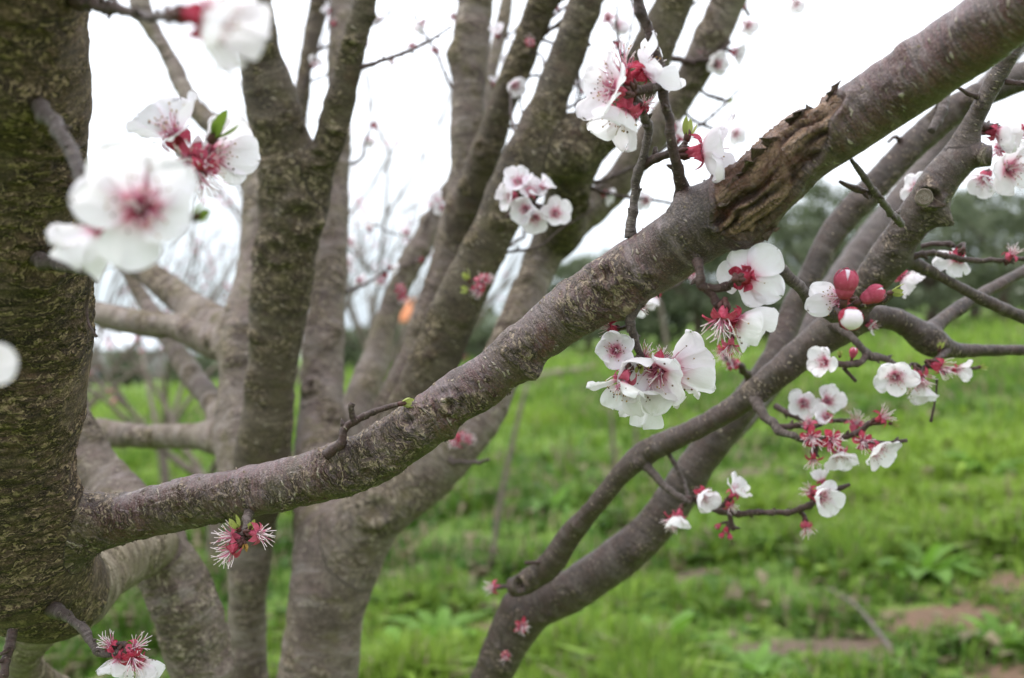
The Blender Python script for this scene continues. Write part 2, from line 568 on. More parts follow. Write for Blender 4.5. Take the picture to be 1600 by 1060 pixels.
M['petal'] = petal_mat()
M['petalw'] = leafy('bud_petal_white', (0.90, 0.83, 0.88), 0.35)
M['sepal'] = sepal_mat()
M['filament'] = leafy('filament_white', (0.83, 0.72, 0.74), 0.3)
M['filpink'] = leafy('filament_pink', (0.66, 0.24, 0.36), 0.3)
M['anther'] = plain('anther_ochre', (0.36, 0.21, 0.05))
M['antherd'] = plain('anther_brown', (0.13, 0.06, 0.035))
M['scale'] = plain('bud_scale_brown', (0.085, 0.035, 0.030))
M['budgreen'] = leafy('bud_green', (0.30, 0.34, 0.09), 0.35)
M['leafgreen'] = leafy('young_leaf_green', (0.16, 0.24, 0.035), 0.4)
M['weed'] = leafy('weed_leaf', (0.130, 0.260, 0.032), 0.45, rnd=0.5)
M['grass'] = leafy('grass_blades', (0.1, 0.2, 0.03), 0.40, tint=True, rough=0.6)
M['crown'] = leafy('evergreen_leaves', (0.05, 0.08, 0.04), 0.40, tint=True, rough=0.6)
#---PART2---
# ------------------------------------------------------------------ wood: limbs grown as one smooth body, then split into parts
class Chain:
    def __init__(s, part, mat, style, pts, sub=4):
        s.part, s.mat, s.style = part, mat, style
        q = spline([(*P(a, b, d), r * d / F) for a, b, d, r in pts], sub)
        s.c, s.r = q[:, :3], q[:, 3]
        s.t, s.n, s.b = frames(s.c)
        s.s = np.concatenate([[0], np.cumsum(np.linalg.norm(np.diff(s.c, axis=0), axis=1))])

    def near(s, V):
        """signed distance, gradient, bark coordinates of points V"""
        a, b = s.c[:-1].astype(np.float32), s.c[1:].astype(np.float32)
        ab = b - a
        L2 = (ab ** 2).sum(1)
        # |V-a|^2 expansion keeps this to matrix products
        va = V @ ab.T - (a * ab).sum(1)
        t = np.clip(va / L2, 0, 1)
        v2 = (V ** 2).sum(1)[:, None] - 2 * V @ a.T + (a ** 2).sum(1)
        d2 = v2 - 2 * t * va + t * t * L2
        rr = s.r[:-1].astype(np.float32) + t * np.diff(s.r).astype(np.float32)
        d = np.sqrt(np.maximum(d2, 1e-12)) - rr
        k = d.argmin(1)
        ar = np.arange(len(V))
        tk = t[ar, k][:, None]
        cp = a[k] + tk * ab[k]
        g = V - cp
        gl = np.linalg.norm(g, axis=1)[:, None] + 1e-9
        n = s.n[k] * (1 - tk) + s.n[k + 1] * tk
        bb = s.b[k] * (1 - tk) + s.b[k + 1] * tk
        ss = s.s[k] + tk[:, 0] * (s.s[k + 1] - s.s[k])
        bark = np.stack([ss, (g * n).sum(1), (g * bb).sum(1)], 1)
        return d[ar, k], g / gl, bark


def project(V):
    d = np.maximum(V[:, 1], 0.05)
    return 800 + V[:, 0] / d * F, 530 - (V[:, 2] - CAMZ) / d * F, d


def wood(tree, chains, voxel, k=0.005, knots=(), wound=None, smooth=6):
    bag = Bag()
    for c in chains:
        bag.tube(c.c, np.maximum(c.r * 0.98, voxel * 1.6), 20)
    me = bag.mesh('wood', [])
    o = obj('wood', me)
    md = o.modifiers.new('r', 'REMESH')
    md.mode = 'VOXEL'
    md.voxel_size = voxel
    dg = bpy.context.evaluated_depsgraph_get()
    ev = o.evaluated_get(dg).to_mesh()
    nv, nf = len(ev.vertices), len(ev.polygons)
    V = np.empty(nv * 3, dtype=np.float32); ev.vertices.foreach_get('co', V); V = V.reshape(-1, 3)
    L = np.empty(len(ev.loops), dtype=np.int32); ev.loops.foreach_get('vertex_index', L)
    Q = L.reshape(-1, 4)
    o.evaluated_get(dg).to_mesh_clear()
    bpy.data.objects.remove(o)
    bpy.data.meshes.remove(me)

    boxes = [(c.c.min(0) - c.r.max() - 0.03, c.c.max(0) + c.r.max() + 0.03) for c in chains]

    def field(V):
        n = len(V)
        D = np.full((n, len(chains)), 1.0, dtype=np.float32)
        G = np.zeros((n, len(chains), 3), dtype=np.float32)
        B = np.zeros((n, len(chains), 3), dtype=np.float32)
        for j, c in enumerate(chains):
            lo, hi = boxes[j]
            idx = np.nonzero(((V > lo) & (V < hi)).all(1))[0]
            for s in range(0, len(idx), 30000):
                ii = idx[s:s + 30000]
                d, g, b = c.near(V[ii])
                D[ii, j], G[ii, j], B[ii, j] = d, g, b
        dm = D.min(1)
        w = np.exp(-(D - dm[:, None]) / k)
        sw = w.sum(1)
        sd = dm - k * np.log(sw)
        g = (G * (w / sw[:, None])[..., None]).sum(1)
        g /= np.linalg.norm(g, axis=1)[:, None] + 1e-9
        lab = D.argmin(1)
        return sd, g, lab, B[np.arange(n), lab]

    for it in range(2):
        sd, g, lab, B = field(V)
        V = V - np.clip(sd, -0.01, 0.01)[:, None] * g
    sd, g, lab, B = field(V)

    # even out the bark coordinates where an axis bends sharply
    E = np.concatenate([Q[:, [0, 1]], Q[:, [1, 2]], Q[:, [2, 3]], Q[:, [3, 0]]])
    E = E[lab[E[:, 0]] == lab[E[:, 1]]]
    deg = np.bincount(E[:, 0], minlength=len(V)) + np.bincount(E[:, 1], minlength=len(V)) + 1e-6
    for it in range(smooth):
        for a in range(3):
            x = B[:, a]
            y = np.bincount(E[:, 0], weights=x[E[:, 1]], minlength=len(V)) + np.bincount(E[:, 1], weights=x[E[:, 0]], minlength=len(V))
            B[:, a] = np.where(deg > 1, y / deg, x)

    # relief
    n = len(V)
    disp = np.zeros(n, dtype=np.float32)
    rough = np.zeros(n, dtype=np.float32)
    wnd = np.zeros(n, dtype=np.float32)
    grain = np.zeros(n, dtype=np.float32)
    sty = np.array([c.style for c in chains])[lab]
    for st, (low, mid, plate, bias, ls) in STYLES.items():
        m = np.nonzero(sty == st)[0]
        if not len(m): continue
        q = B[m] + lab[m][:, None] * 3.7
        h = fbm(V[m] * 16 * ls, 4, 1, 0.6) * low + fbm(q * np.array([85, 60, 60]) * ls, 3, 5) * mid
        h += vnoise(q * np.array([240, 26, 26]) * ls, 9) * mid * 0.35
        rg = sstep(0.0, 0.40, fbm(q * 26 * ls, 3, 21) + bias)
        if plate > 0:
            lay = fbm(q * np.array([42, 26, 26]) * ls + fbm(q * 90, 2, 31)[:, None] * 0.35, 3, 41) * 3.2
            fr = lay - np.floor(lay)
            h += rg * plate * (fr - 0.5)
        disp[m] = h
        rough[m] = rg * 0.25
        if st == 'bough':   # younger, smoother skin beyond the wound
            s_ = B[m, 0]
            smooth_ = sstep(0.34, 0.50, s_ * 0 + g[m, 2] + 0.3 * fbm(V[m] * 40, 2, 17)) * sstep(0.09, 0.13, s_) * sstep(0.30, 0.24, s_)
            rough[m] -= 0.30 * smooth_ + 0.34 * sstep(0.50, 0.60, s_) - 0.30 * sstep(0.11, 0.06, s_)
            disp[m] += sstep(0.12, 0.05, s_) * 0.0016 * fbm(B[m] * np.array([60, 160, 160]), 3, 19)
            disp[m] *= 1 - 0.45 * sstep(0.50, 0.60, B[m, 0])
    # no steps in the relief where two limbs meet
    EA = np.concatenate([Q[:, [0, 1]], Q[:, [1, 2]], Q[:, [2, 3]], Q[:, [3, 0]]])
    dA = np.bincount(EA[:, 0], minlength=n) + np.bincount(EA[:, 1], minlength=n) + 1e-6
    avg = lambda x: (np.bincount(EA[:, 0], weights=x[EA[:, 1]], minlength=n) + np.bincount(EA[:, 1], weights=x[EA[:, 0]], minlength=n)) / dA
    bd = np.zeros(n); ed = EA[lab[EA[:, 0]] != lab[EA[:, 1]]]
    bd[ed.ravel()] = 1
    sm = disp.astype(float)
    for it in range(10):
        sm = avg(sm); bd = np.minimum(1, avg(bd) * 1.15)
    bd = np.clip(bd * 1.6, 0, 1)
    disp = (disp * (1 - bd) + sm * bd).astype(np.float32)
    px, py, dd = project(V)
    front = (g[:, 1] < 0.45)
    for (kx, ky, r0, hh, kind) in knots:
        near = np.nonzero((np.hypot(px - kx, py - ky) < 9) & (dd > 0.3))[0]
        if not len(near):
            near = np.array([np.argmin(np.hypot(px - kx, py - ky) + 1000 * (dd < 0.3))])
        ctr = V[near[np.argmin(dd[near])]]
        rad = r0 * ctr[1] / F
        dist = np.linalg.norm(V - ctr, axis=1)
        mm = np.nonzero(dist < rad * 3)[0]
        x = dist[mm] / rad
        wob = 1 + 0.25 * vnoise(V[mm] * 260, 77)
        if kind == 'ring':
            hgt = np.exp(-((x * wob - 0.85) / 0.35) ** 2) - 0.9 * np.exp(-(x / 0.45) ** 2)
            rough[mm] += 0.25 * np.exp(-(x / 1.6) ** 2)
        elif kind == 'eye':
            hgt = np.cos(np.clip(x * wob, 0, 2.4) * 5.2) * np.exp(-(x / 1.1) ** 2) * -1
            rough[mm] += 0.2 * np.exp(-(x / 1.5) ** 2)
        else:
            hgt = np.exp(-(x * wob) ** 2)
            rough[mm] += 0.2 * np.exp(-(x / 1.3) ** 2)
        disp[mm] += hh * ctr[1] / F * hgt
    if wound is not None:
        (ax, ay), (bx, by) = wound
        L_ = math.hypot(bx - ax, by - ay)
        ux, uy = (bx - ax) / L_, (by - ay) / L_
        tt = ((px - ax) * ux + (py - ay) * uy) / L_
        ww = (px - ax) * -uy + (py - ay) * ux
        wob = fbm(V * 55, 3, 91) * 15
        hi = np.interp(tt, [0, .05, .16, .43, .74, 1.0], [8, 42, 66, 56, 36, 2]) + wob
        lo = np.interp(tt, [0, .05, .12, .3, .8, 1.0], [6, -5, -25, -80, -80, 0]) - wob
        edge = np.minimum(np.minimum(hi - ww, ww - lo), np.minimum(tt, 1 - tt) * L_)
        ok = front & (lab == WOUND_CHAIN) & (tt > -0.1) & (tt < 1.1)
        mk = np.where(ok, sstep(0, 9, edge), 0)
        qq = B * np.array([15, 105, 105]) + np.stack([fbm(B * 30, 3, 95)] * 3, 1) * np.array([0.5, 2.4, 2.4])
        gr = 1 - np.abs(fbm(qq, 3, 97)) * 2.2
        gr = np.clip(gr, -0.4, 1)
        gr2 = fbm(B * np.array([30, 260, 260]), 2, 99)
        lipm = np.where(ok, np.exp(-((edge + 2) / 5.0) ** 2), 0)
        disp = disp * (1 - 0.6 * mk) + mk * (-0.0042 + 0.0046 * gr + 0.0012 * gr2) + 0.0020 * lipm
        wnd = mk
        grain = np.clip(0.5 * gr + 0.25 * gr2 + 0.3, 0, 1) * mk
    V = V + disp[:, None] * g

    fn = np.cross(V[Q[:, 2]] - V[Q[:, 0]], V[Q[:, 3]] - V[Q[:, 1]])
    vn = np.zeros((n, 3))
    for j in range(4):
        for a in range(3):
            vn[:, a] += np.bincount(Q[:, j], weights=fn[:, a], minlength=n)
    vn /= np.linalg.norm(vn, axis=1)[:, None] + 1e-12
    if (vn * g).sum() < 0:
        Q = Q[:, ::-1]; vn = -vn
    fl = lab[Q[:, 0]]
    out = []
    for j, c in enumerate(chains):
        f = Q[fl == j]
        if not len(f): continue
        used, inv = np.unique(f, return_inverse=True)
        me = mesh_np(c.part, V[used], inv.reshape(-1, 4), True, [M[c.mat]], None,
                     {'bark': ('FLOAT_VECTOR', B[used] + j * 0.37), 'rough': ('FLOAT', rough[used]),
                      'blend': ('FLOAT', sstep(0.105, 0.055, B[used][:, 0] + 0.02 * fbm(V[used] * 60, 3, 13)) if j == 1 else np.zeros(len(used))),
                      'wound': ('FLOAT', wnd[used]), 'grain': ('FLOAT', grain[used])})
        me.normals_split_custom_set_from_vertices(vn[used].astype(np.float32))
        out.append(obj(c.part, me, tree))
    return out


# style: low swell, mid relief, plate height (m), roughness bias, frequency factor
STYLES = {
    'bough': (0.0034, 0.0012, 0.0012, 0.02, 1.0),
    'trunk': (0.0045, 0.0015, 0.0016, 0.35, 0.9),
    'pale': (0.0085, 0.0020, 0.0014, 0.1, 0.8),
    'mid': (0.0075, 0.0018, 0.0010, 0.0, 0.6),
    'right': (0.0030, 0.0009, 0.0007, -0.15, 0.9),
}
ROOT = np.array([0, 0, 0])


def tree_root(x, y):
    return empty('apricot_tree', (x, y, ground_z(x, y)))


def ground_z(x, y):
    return 0.088 * x + 0.0 * y


def world_parent(o, root):
    """keep parts authored in world coordinates under a root that stands at the trunk's base"""
    o.parent = root
    o.matrix_parent_inverse = Matrix.Translation(root.location).inverted()


class Tree:
    def __init__(s, x, y, label):
        s.root = tree_root(x, y)
        tag(s.root, label, 'tree', 'apricot trees in blossom')

    def add(s, o):
        world_parent(o, s.root)
        return o


def gpix(px, d):
    """pixel row where the ground lies at column px and distance d"""
    x = (px - 800) / F * d
    return 530 + (CAMZ - ground_z(x, d)) / d * F


treeA = Tree((215 - 800) / F * 1.22, 1.22, 'nearest blossoming apricot tree with mossy trunk at left and long peeling bough rising right')
treeB = Tree((470 - 800) / F * 1.75, 1.75, 'middle apricot tree with forked grey stems and many upright limbs behind the long peeling bough')
treeC = Tree((640 - 800) / F * 1.55, 1.55, 'apricot tree with smooth brown forked branches leaning right, blossom twigs hanging over the grass')

C_ = Chain
A_CH = [
    C_('trunk', 'trunk', 'trunk', [(80, 918, 0.81, 78), (45, 885, 0.768, 92), (12, 800, 0.73, 104), (6, 700, 0.70, 104), (14, 600, 0.67, 114),
        (20, 480, 0.64, 117), (20, 350, 0.60, 113), (12, 200, 0.56, 116), (0, 60, 0.52, 130), (-8, -80, 0.49, 142), (-20, -300, 0.45, 160)], 4),
    C_('bough', 'bough', 'bough', [(20, 880, 0.755, 66), (75, 848, 0.75, 58), (130, 822, 0.745, 50), (180, 812, 0.74, 43), (230, 803, 0.735, 40), (330, 780, 0.725, 41), (430, 759, 0.71, 41), (530, 735, 0.70, 42),
        (600, 704, 0.695, 43), (690, 640, 0.69, 42), (760, 590, 0.69, 42), (850, 520, 0.685, 42), (930, 463, 0.675, 47), (1020, 408, 0.66, 51),
        (1100, 352, 0.64, 52), (1180, 298, 0.62, 57), (1250, 236, 0.605, 54), (1340, 181, 0.585, 52), (1450, 107, 0.56, 54), (1560, 30, 0.53, 57),
        (1680, -60, 0.50, 60), (1850, -190, 0.47, 62)], 6),
    C_('trunk', 'mid', 'pale', [(215, gpix(215, 1.22) + 60, 1.22, 62), (260, 1500, 1.16, 52), (314, 1120, 1.12, 48), (307, 1010, 1.11, 50), (284, 930, 1.10, 54), (250, 868, 1.10, 54), (213, 815, 1.12, 50), (176, 768, 1.14, 46), (128, 710, 1.15, 40), (98, 620, 1.15, 34), (78, 480, 1.15, 30), (60, 300, 1.16, 28), (40, 60, 1.18, 24)], 4),
    C_('limb', 'pale', 'pale', [(70, 960, 0.92, 46), (40, 1010, 0.95, 30), (35, 1040, 1.0, 26), (75, 1085, 1.06, 30), (190, 1170, 1.13, 34), (255, 1350, 1.16, 34)], 4),
    C_('limb', 'pale', 'pale', [(245, 850, 1.06, 38), (205, 862, 1.01, 44), (165, 884, 0.95, 54), (130, 908, 0.895, 60), (98, 922, 0.845, 68), (72, 915, 0.80, 72)], 4),
]
WOUND_CHAIN = 1
A_KNOTS = [(700, 632, 20, 9, 'eye'), (838, 588, 17, 15, 'bump'), (710, 688, 10, 7, 'bump'), (942, 425, 22, 6, 'ring'), (1060, 300, 24, 14, 'bump'), (525, 700, 17, 8, 'bump'),
           (388, 795, 22, 9, 'bump'), (985, 490, 24, 14, 'bump'), (1170, 385, 26, 16, 'bump'), (1215, 365, 14, 9, 'bump'), (1092, 415, 14, 8, 'bump'), (1010, 445, 18, 4, 'ring'),
           (630, 655, 16, 4, 'ring'), (450, 790, 26, 5, 'bump'), (600, 665, 18, 6, 'bump'), (765, 640, 30, 4, 'bump'), (1405, 72, 20, 8, 'bump'), (1340, 235, 20, 5, 'bump'),
           (110, 800, 44, 10, 'bump'), (70, 420, 40, 10, 'ring'), (20, 760, 60, 12, 'bump')]
A_KNOTS += [(x_, y_, a_, h_, 'bump') for x_, y_, a_, h_ in ((290, 765, 26, 6), (480, 770, 22, 6), (560, 690, 20, 6), (800, 545, 22, 6), (880, 470, 16, 7), (905, 500, 26, 6), (660, 690, 20, 7), (1030, 360, 16, 7), (1420, 150, 26, 7), (1500, 30, 20, 7), (120, 560, 30, 12), (100, 300, 40, 12), (60, 640, 40, 10), (40, 180, 44, 14))]
wood(treeA.root, A_CH, 0.00165, 0.007, A_KNOTS, ((1108, 350), (1325, 146)), 60)

B_CH = [
    C_('trunk', 'mid', 'mid', [(470, gpix(470, 1.75) + 80, 1.75, 95), (455, 1650, 1.62, 82), (420, 1350, 1.50, 62), (392, 1120, 1.42, 32), (387, 1000, 1.40, 29), (390, 900, 1.38, 31), (392, 800, 1.38, 42), (388, 720, 1.40, 46), (385, 620, 1.43, 41), (390, 520, 1.46, 40), (405, 420, 1.50, 36), (420, 300, 1.54, 33), (415, 180, 1.6, 28), (405, 20, 1.66, 24), (400, -250, 1.75, 20)], 3),
    C_('limb', 'midd', 'mid', [(400, 800, 1.34, 34), (410, 730, 1.29, 40), (423, 600, 1.26, 39), (438, 450, 1.23, 43), (457, 350, 1.21, 46), (458, 285, 1.20, 47), (444, 230, 1.19, 42), (425, 160, 1.17, 38), (405, 80, 1.15, 33), (394, 0, 1.13, 29), (380, -90, 1.11, 27), (355, -300, 1.08, 24)], 4),
    C_('limb', 'midd', 'mid', [(474, 320, 1.21, 34), (500, 262, 1.18, 25), (518, 215, 1.16, 21), (533, 150, 1.14, 19), (550, 85, 1.12, 18), (572, 0, 1.10, 16), (590, -90, 1.08, 15), (640, -300, 1.03, 13)], 4),
    C_('limb', 'mid', 'mid', [(388, 694, 1.40, 27), (350, 688, 1.44, 25), (300, 682, 1.50, 21), (220, 682, 1.54, 19), (150, 674, 1.57, 18), (60, 660, 1.6, 17), (-60, 610, 1.65, 15)], 4),
    C_('limb', 'mid', 'mid', [(390, 552, 1.455, 27), (355, 540, 1.48, 28), (320, 530, 1.52, 25), (270, 512, 1.56, 22), (200, 502, 1.6, 21), (130, 486, 1.64, 19), (40, 470, 1.68, 17), (-80, 440, 1.75, 14)], 4),
    C_('limb', 'mid', 'mid', [(392, 520, 1.46, 24), (350, 505, 1.52, 25), (310, 484, 1.58, 24), (260, 450, 1.64, 22), (215, 412, 1.7, 20), (165, 372, 1.75, 18), (90, 330, 1.8, 15), (-60, 260, 1.9, 12)], 4),
    C_('limb', 'mid', 'mid', [(386, 680, 1.42, 22), (345, 642, 1.5, 21), (320, 612, 1.58, 19), (295, 580, 1.65, 18), (265, 535, 1.72, 14), (230, 480, 1.8, 12), (190, 410, 1.85, 10)], 4),
    C_('limb', 'mid', 'mid', [(419, 330, 1.53, 22), (400, 270, 1.55, 21), (370, 225, 1.58, 18), (312, 178, 1.62, 16), (285, 135, 1.65, 14), (258, 80, 1.68, 13), (225, 22, 1.7, 14), (200, -60, 1.72, 12), (150, -220, 1.75, 10)], 4),
    # the second stem and its boughs
    C_('trunk', 'mid', 'mid', [(470, gpix(470, 1.75) + 80, 1.75, 90), (490, 1500, 1.55, 72), (490, 1250, 1.38, 60), (493, 1100, 1.32, 60), (507, 980, 1.31, 60), (518, 880, 1.32, 62), (510, 790, 1.38, 50), (505, 700, 1.45, 40), (503, 600, 1.52, 34), (509, 500, 1.56, 32), (518, 400, 1.60, 25), (526, 300, 1.63, 20), (531, 180, 1.66, 17), (534, 60, 1.70, 20), (536, -60, 1.74, 20), (540, -300, 1.8, 17)], 3),
    C_('bough', 'mid', 'mid', [(530, 900, 1.31, 50), (575, 812, 1.30, 52), (640, 757, 1.30, 48), (710, 697, 1.30, 41), (768, 615, 1.32, 35), (805, 515, 1.36, 30), (828, 450, 1.40, 28), (852, 395, 1.42, 29), (885, 345, 1.43, 35), (925, 322, 1.43, 28), (962, 290, 1.42, 24), (1002, 235, 1.40, 25), (1050, 168, 1.38, 26), (1095, 92, 1.36, 27), (1138, 0, 1.34, 27), (1180, -90, 1.32, 24), (1260, -300, 1.28, 20)], 4),
    C_('bough', 'midd', 'mid', [(560, 850, 1.33, 34), (600, 730, 1.33, 36), (652, 625, 1.30, 36), (697, 520, 1.28, 36), (738, 430, 1.26, 35), (780, 340, 1.24, 34), (822, 250, 1.22, 38), (848, 180, 1.21, 30), (880, 100, 1.20, 27), (916, 0, 1.18, 25), (945, -90, 1.17, 22), (1000, -300, 1.13, 18)], 4),
    C_('bough', 'midd', 'mid', [(835, 262, 1.23, 34), (895, 226, 1.22, 42), (950, 192, 1.21, 36), (992, 135, 1.20, 34), (1025, 68, 1.19, 32), (1058, -5, 1.18, 28), (1090, -90, 1.17, 25), (1150, -300, 1.14, 20)], 4),
    C_('bough', 'midd', 'mid', [(880, 365, 1.40, 30), (884, 310, 1.33, 34), (900, 260, 1.27, 34), (930, 215, 1.24, 30)], 4),
    C_('bough', 'mid', 'mid', [(535, 800, 1.42, 30), (575, 715, 1.47, 30), (615, 635, 1.50, 29), (650, 560, 1.50, 28), (685, 465, 1.50, 28), (712, 380, 1.50, 29), (728, 300, 1.50, 28), (731, 200, 1.50, 27), (735, 100, 1.51, 29), (743, 0, 1.52, 31), (750, -90, 1.53, 29), (770, -300, 1.55, 24)], 4),
    C_('bough', 'midd', 'mid', [(722, 365, 1.49, 24), (742, 290, 1.45, 25), (765, 220, 1.42, 24), (790, 150, 1.39, 23), (815, 90, 1.37, 23), (842, 15, 1.35, 24), (870, -60, 1.33, 22), (940, -300, 1.3, 18)], 4),
    C_('bough', 'mid', 'mid', [(515, 760, 1.55, 28), (545, 670, 1.62, 28), (573, 600, 1.68, 25), (590, 550, 1.71, 21), (610, 480, 1.74, 17), (637, 420, 1.76, 16), (668, 365, 1.78, 16), (700, 305, 1.8, 14), (735, 220, 1.84, 12), (780, 60, 1.9, 10), (820, -150, 2.0, 8)], 4),
    C_('limb', 'midd', 'mid', [(503, 420, 1.62, 14), (480, 330, 1.66, 12), (468, 200, 1.72, 12), (478, 110, 1.76, 12), (496, 20, 1.8, 13), (510, -60, 1.82, 12), (540, -280, 1.9, 9)], 4),
]
B_KNOTS = [(700, 88, 18, 12, 'bump'), (505, 345, 12, 8, 'bump'), (508, 355, 12, 8, 'bump'), (470, 252, 14, 10, 'bump'), (588, 28, 8, 7, 'bump'), (640, 330, 10, 6, 'bump'),
           (480, 595, 20, 8, 'eye'), (520, 640, 20, 7, 'eye'), (430, 400, 22, 7, 'ring'), (905, 255, 24, 8, 'bump'), (555, 80, 12, 6, 'ring'), (380, 600, 24, 8, 'bump')]
def more_knots(chains, n, seed, kinds=('bump', 'bump', 'bump', 'ring')):
    r = np.random.default_rng(seed)
    out = []
    for c in chains:
        for i in range(n):
            k_ = int(r.integers(2, len(c.c) - 2))
            x, y, d = project(c.c[k_:k_ + 1])
            if not (-50 < x[0] < 1650 and -50 < y[0] < 1100): continue
            rp = c.r[k_] / d[0] * F
            out.append((x[0] + r.uniform(-0.95, 0.95) * rp, y[0] + r.uniform(-0.5, 0.5) * rp, rp * r.uniform(0.3, 0.7), rp * r.uniform(0.10, 0.24), kinds[int(r.integers(0, len(kinds)))]))
    return out


B_KNOTS += more_knots(B_CH, 6, 3)
wood(treeB.root, B_CH, 0.0036, 0.010, B_KNOTS)

C_CH = [
    C_('trunk', 'right', 'right', [(640, gpix(640, 1.55) + 70, 1.55, 40), (655, 1600, 1.42, 34), (700, 1280, 1.26, 32), (745, 1110, 1.19, 30), (772, 1050, 1.17, 28), (792, 1000, 1.16, 27), (812, 950, 1.15, 30)], 4),
    C_('bough', 'right', 'right', [(780, 1030, 1.165, 22), (830, 955, 1.145, 33), (885, 928, 1.13, 33), (950, 883, 1.12, 33), (1005, 840, 1.11, 32), (1055, 779, 1.10, 30), (1096, 715, 1.09, 27), (1140, 660, 1.08, 25), (1185, 600, 1.08, 22), (1212, 555, 1.08, 19), (1238, 490, 1.09, 19), (1272, 420, 1.09, 19), (1308, 355, 1.09, 20), (1362, 297, 1.08, 21), (1422, 232, 1.07, 22), (1480, 180, 1.06, 22), (1540, 145, 1.05, 21), (1630, 108, 1.04, 21), (1800, 60, 1.02, 18)], 4),
    C_('branch', 'right', 'right', [(800, 918, 1.11, 15), (822, 910, 1.10, 19), (860, 882, 1.08, 19), (890, 838, 1.06, 17), (930, 790, 1.03, 16), (970, 742, 1.01, 17), (1002, 712, 1.0, 19), (1050, 688, 0.985, 17), (1110, 660, 0.97, 18), (1170, 620, 0.955, 21), (1220, 580, 0.94, 23), (1265, 543, 0.93, 25), (1302, 515, 0.92, 25), (1340, 500, 0.92, 22), (1380, 496, 0.925, 18), (1420, 510, 0.93, 18), (1455, 535, 0.935, 20), (1490, 547, 0.94, 12), (1530, 548, 0.945, 9.5), (1600, 547, 0.95, 9), (1750, 545, 0.96, 8)], 4),
    C_('branch', 'right', 'right', [(1310, 510, 0.92, 24), (1340, 468, 0.895, 24), (1372, 425, 0.87, 25), (1408, 372, 0.85, 26), (1440, 325, 0.835, 29), (1462, 290, 0.825, 27), (1486, 262, 0.82, 22), (1515, 246, 0.815, 16), (1548, 244, 0.81, 14)], 4),
    C_('branch', 'right', 'right', [(1480, 272, 0.83, 18), (1500, 232, 0.82, 17), (1520, 192, 0.81, 15), (1542, 150, 0.80, 14), (1565, 108, 0.79, 13), (1592, 62, 0.78, 12), (1630, 0, 0.77, 12), (1700, -120, 0.76, 10)], 4),
    C_('branch', 'right', 'right', [(1440, 528, 0.94, 11), (1480, 495, 0.96, 9.5), (1530, 463, 0.98, 9), (1600, 424, 1.0, 9), (1750, 340, 1.05, 8)], 4),
    C_('branch', 'right', 'right', [(1395, 400, 0.86, 11), (1430, 413, 0.87, 9), (1480, 438, 0.88, 8.5), (1545, 473, 0.89, 9), (1620, 505, 0.90, 9), (1750, 560, 0.92, 8)], 4),
    C_('bough', 'right', 'right', [(1120, 700, 1.13, 14), (1175, 640, 1.25, 18), (1245, 540, 1.38, 20), (1300, 455, 1.45, 21), (1350, 385, 1.5, 22), (1402, 318, 1.54, 20), (1450, 250, 1.58, 17), (1490, 195, 1.6, 15), (1560, 110, 1.65, 13), (1700, -40, 1.75, 10)], 4),
]
C_KNOTS = [(1445, 308, 17, 13, 'ring'), (1478, 342, 17, 16, 'bump'), (1486, 352, 9, 10, 'bump'), (1384, 392, 9, 6, 'bump'), (806, 912, 12, 9, 'ring'), (1010, 700, 14, 6, 'bump'), (1178, 632, 16, 6, 'bump'),
           (1000, 735, 12, 6, 'bump'), (890, 822, 9, 6, 'bump'), (1470, 545, 18, 6, 'bump'), (1330, 505, 22, 6, 'bump'), (1262, 470, 12, 5, 'bump'), (1340, 318, 10, 6, 'bump')]
C_KNOTS += more_knots(C_CH, 4, 5, ('bump',))
wood(treeC.root, C_CH, 0.0021, 0.006, C_KNOTS)
for T_ in (treeA, treeB, treeC):
    for ch in list(T_.root.children):
        world_parent(ch, T_.root)
#---PART3---
# ------------------------------------------------------------------ ground, grass, far things
def gdist(px, py):
    return CAMZ * F / ((py - 530) + 0.088 * (px - 800))


def gpoint(px, py):
    d = gdist(px, py)
    return np.array([(px - 800) / F * d, d, ground_z((px - 800) / F * d, d)])


SOIL = [(gpoint(1490, 962), 0.62, 0.30, 'r'), (gpoint(1590, 915), 0.45, 0.25, 'r'), (gpoint(1440, 770), 0.6, 0.22, 'g'), (gpoint(1340, 1000), 0.16, 0.10, 'g'),
        (gpoint(1200, 740), 0.4, 0.3, 'g'), (gpoint(985, 905), 0.18, 0.10, 'g'), (gpoint(750, 985), 0.25, 0.12, 'r'), (gpoint(1540, 1050), 0.26, 0.09, 'r'), (gpoint(1100, 900), 0.16, 0.10, 'g')]


def soil_at(x, y, grow=1.0):
    s = np.zeros_like(x)
    for c, rx, ry, k in SOIL:
        w = fbm(np.stack([x * 3.1, y * 3.1, x * 0 + 5], 1), 3, 55) * 0.55
        s = np.maximum(s, sstep(1.30, 0.40, np.sqrt(((x - c[0]) / rx / grow) ** 2 + ((y - c[1]) / ry / grow) ** 2) + w))
    n = fbm(np.stack([x * 0.9, y * 0.45, x * 0 + 9], 1), 3, 71)
    return np.maximum(s, sstep(0.38, 0.60, n) * 0.6 * sstep(30, 12, y))


def hgt(x, y):
    q = np.stack([x, y, x * 0], 1)
    return 0.088 * x + (fbm(q * 0.9, 3, 61) * 0.05 + fbm(q * 4.0, 2, 65) * 0.018) * sstep(60, 20, np.abs(y))


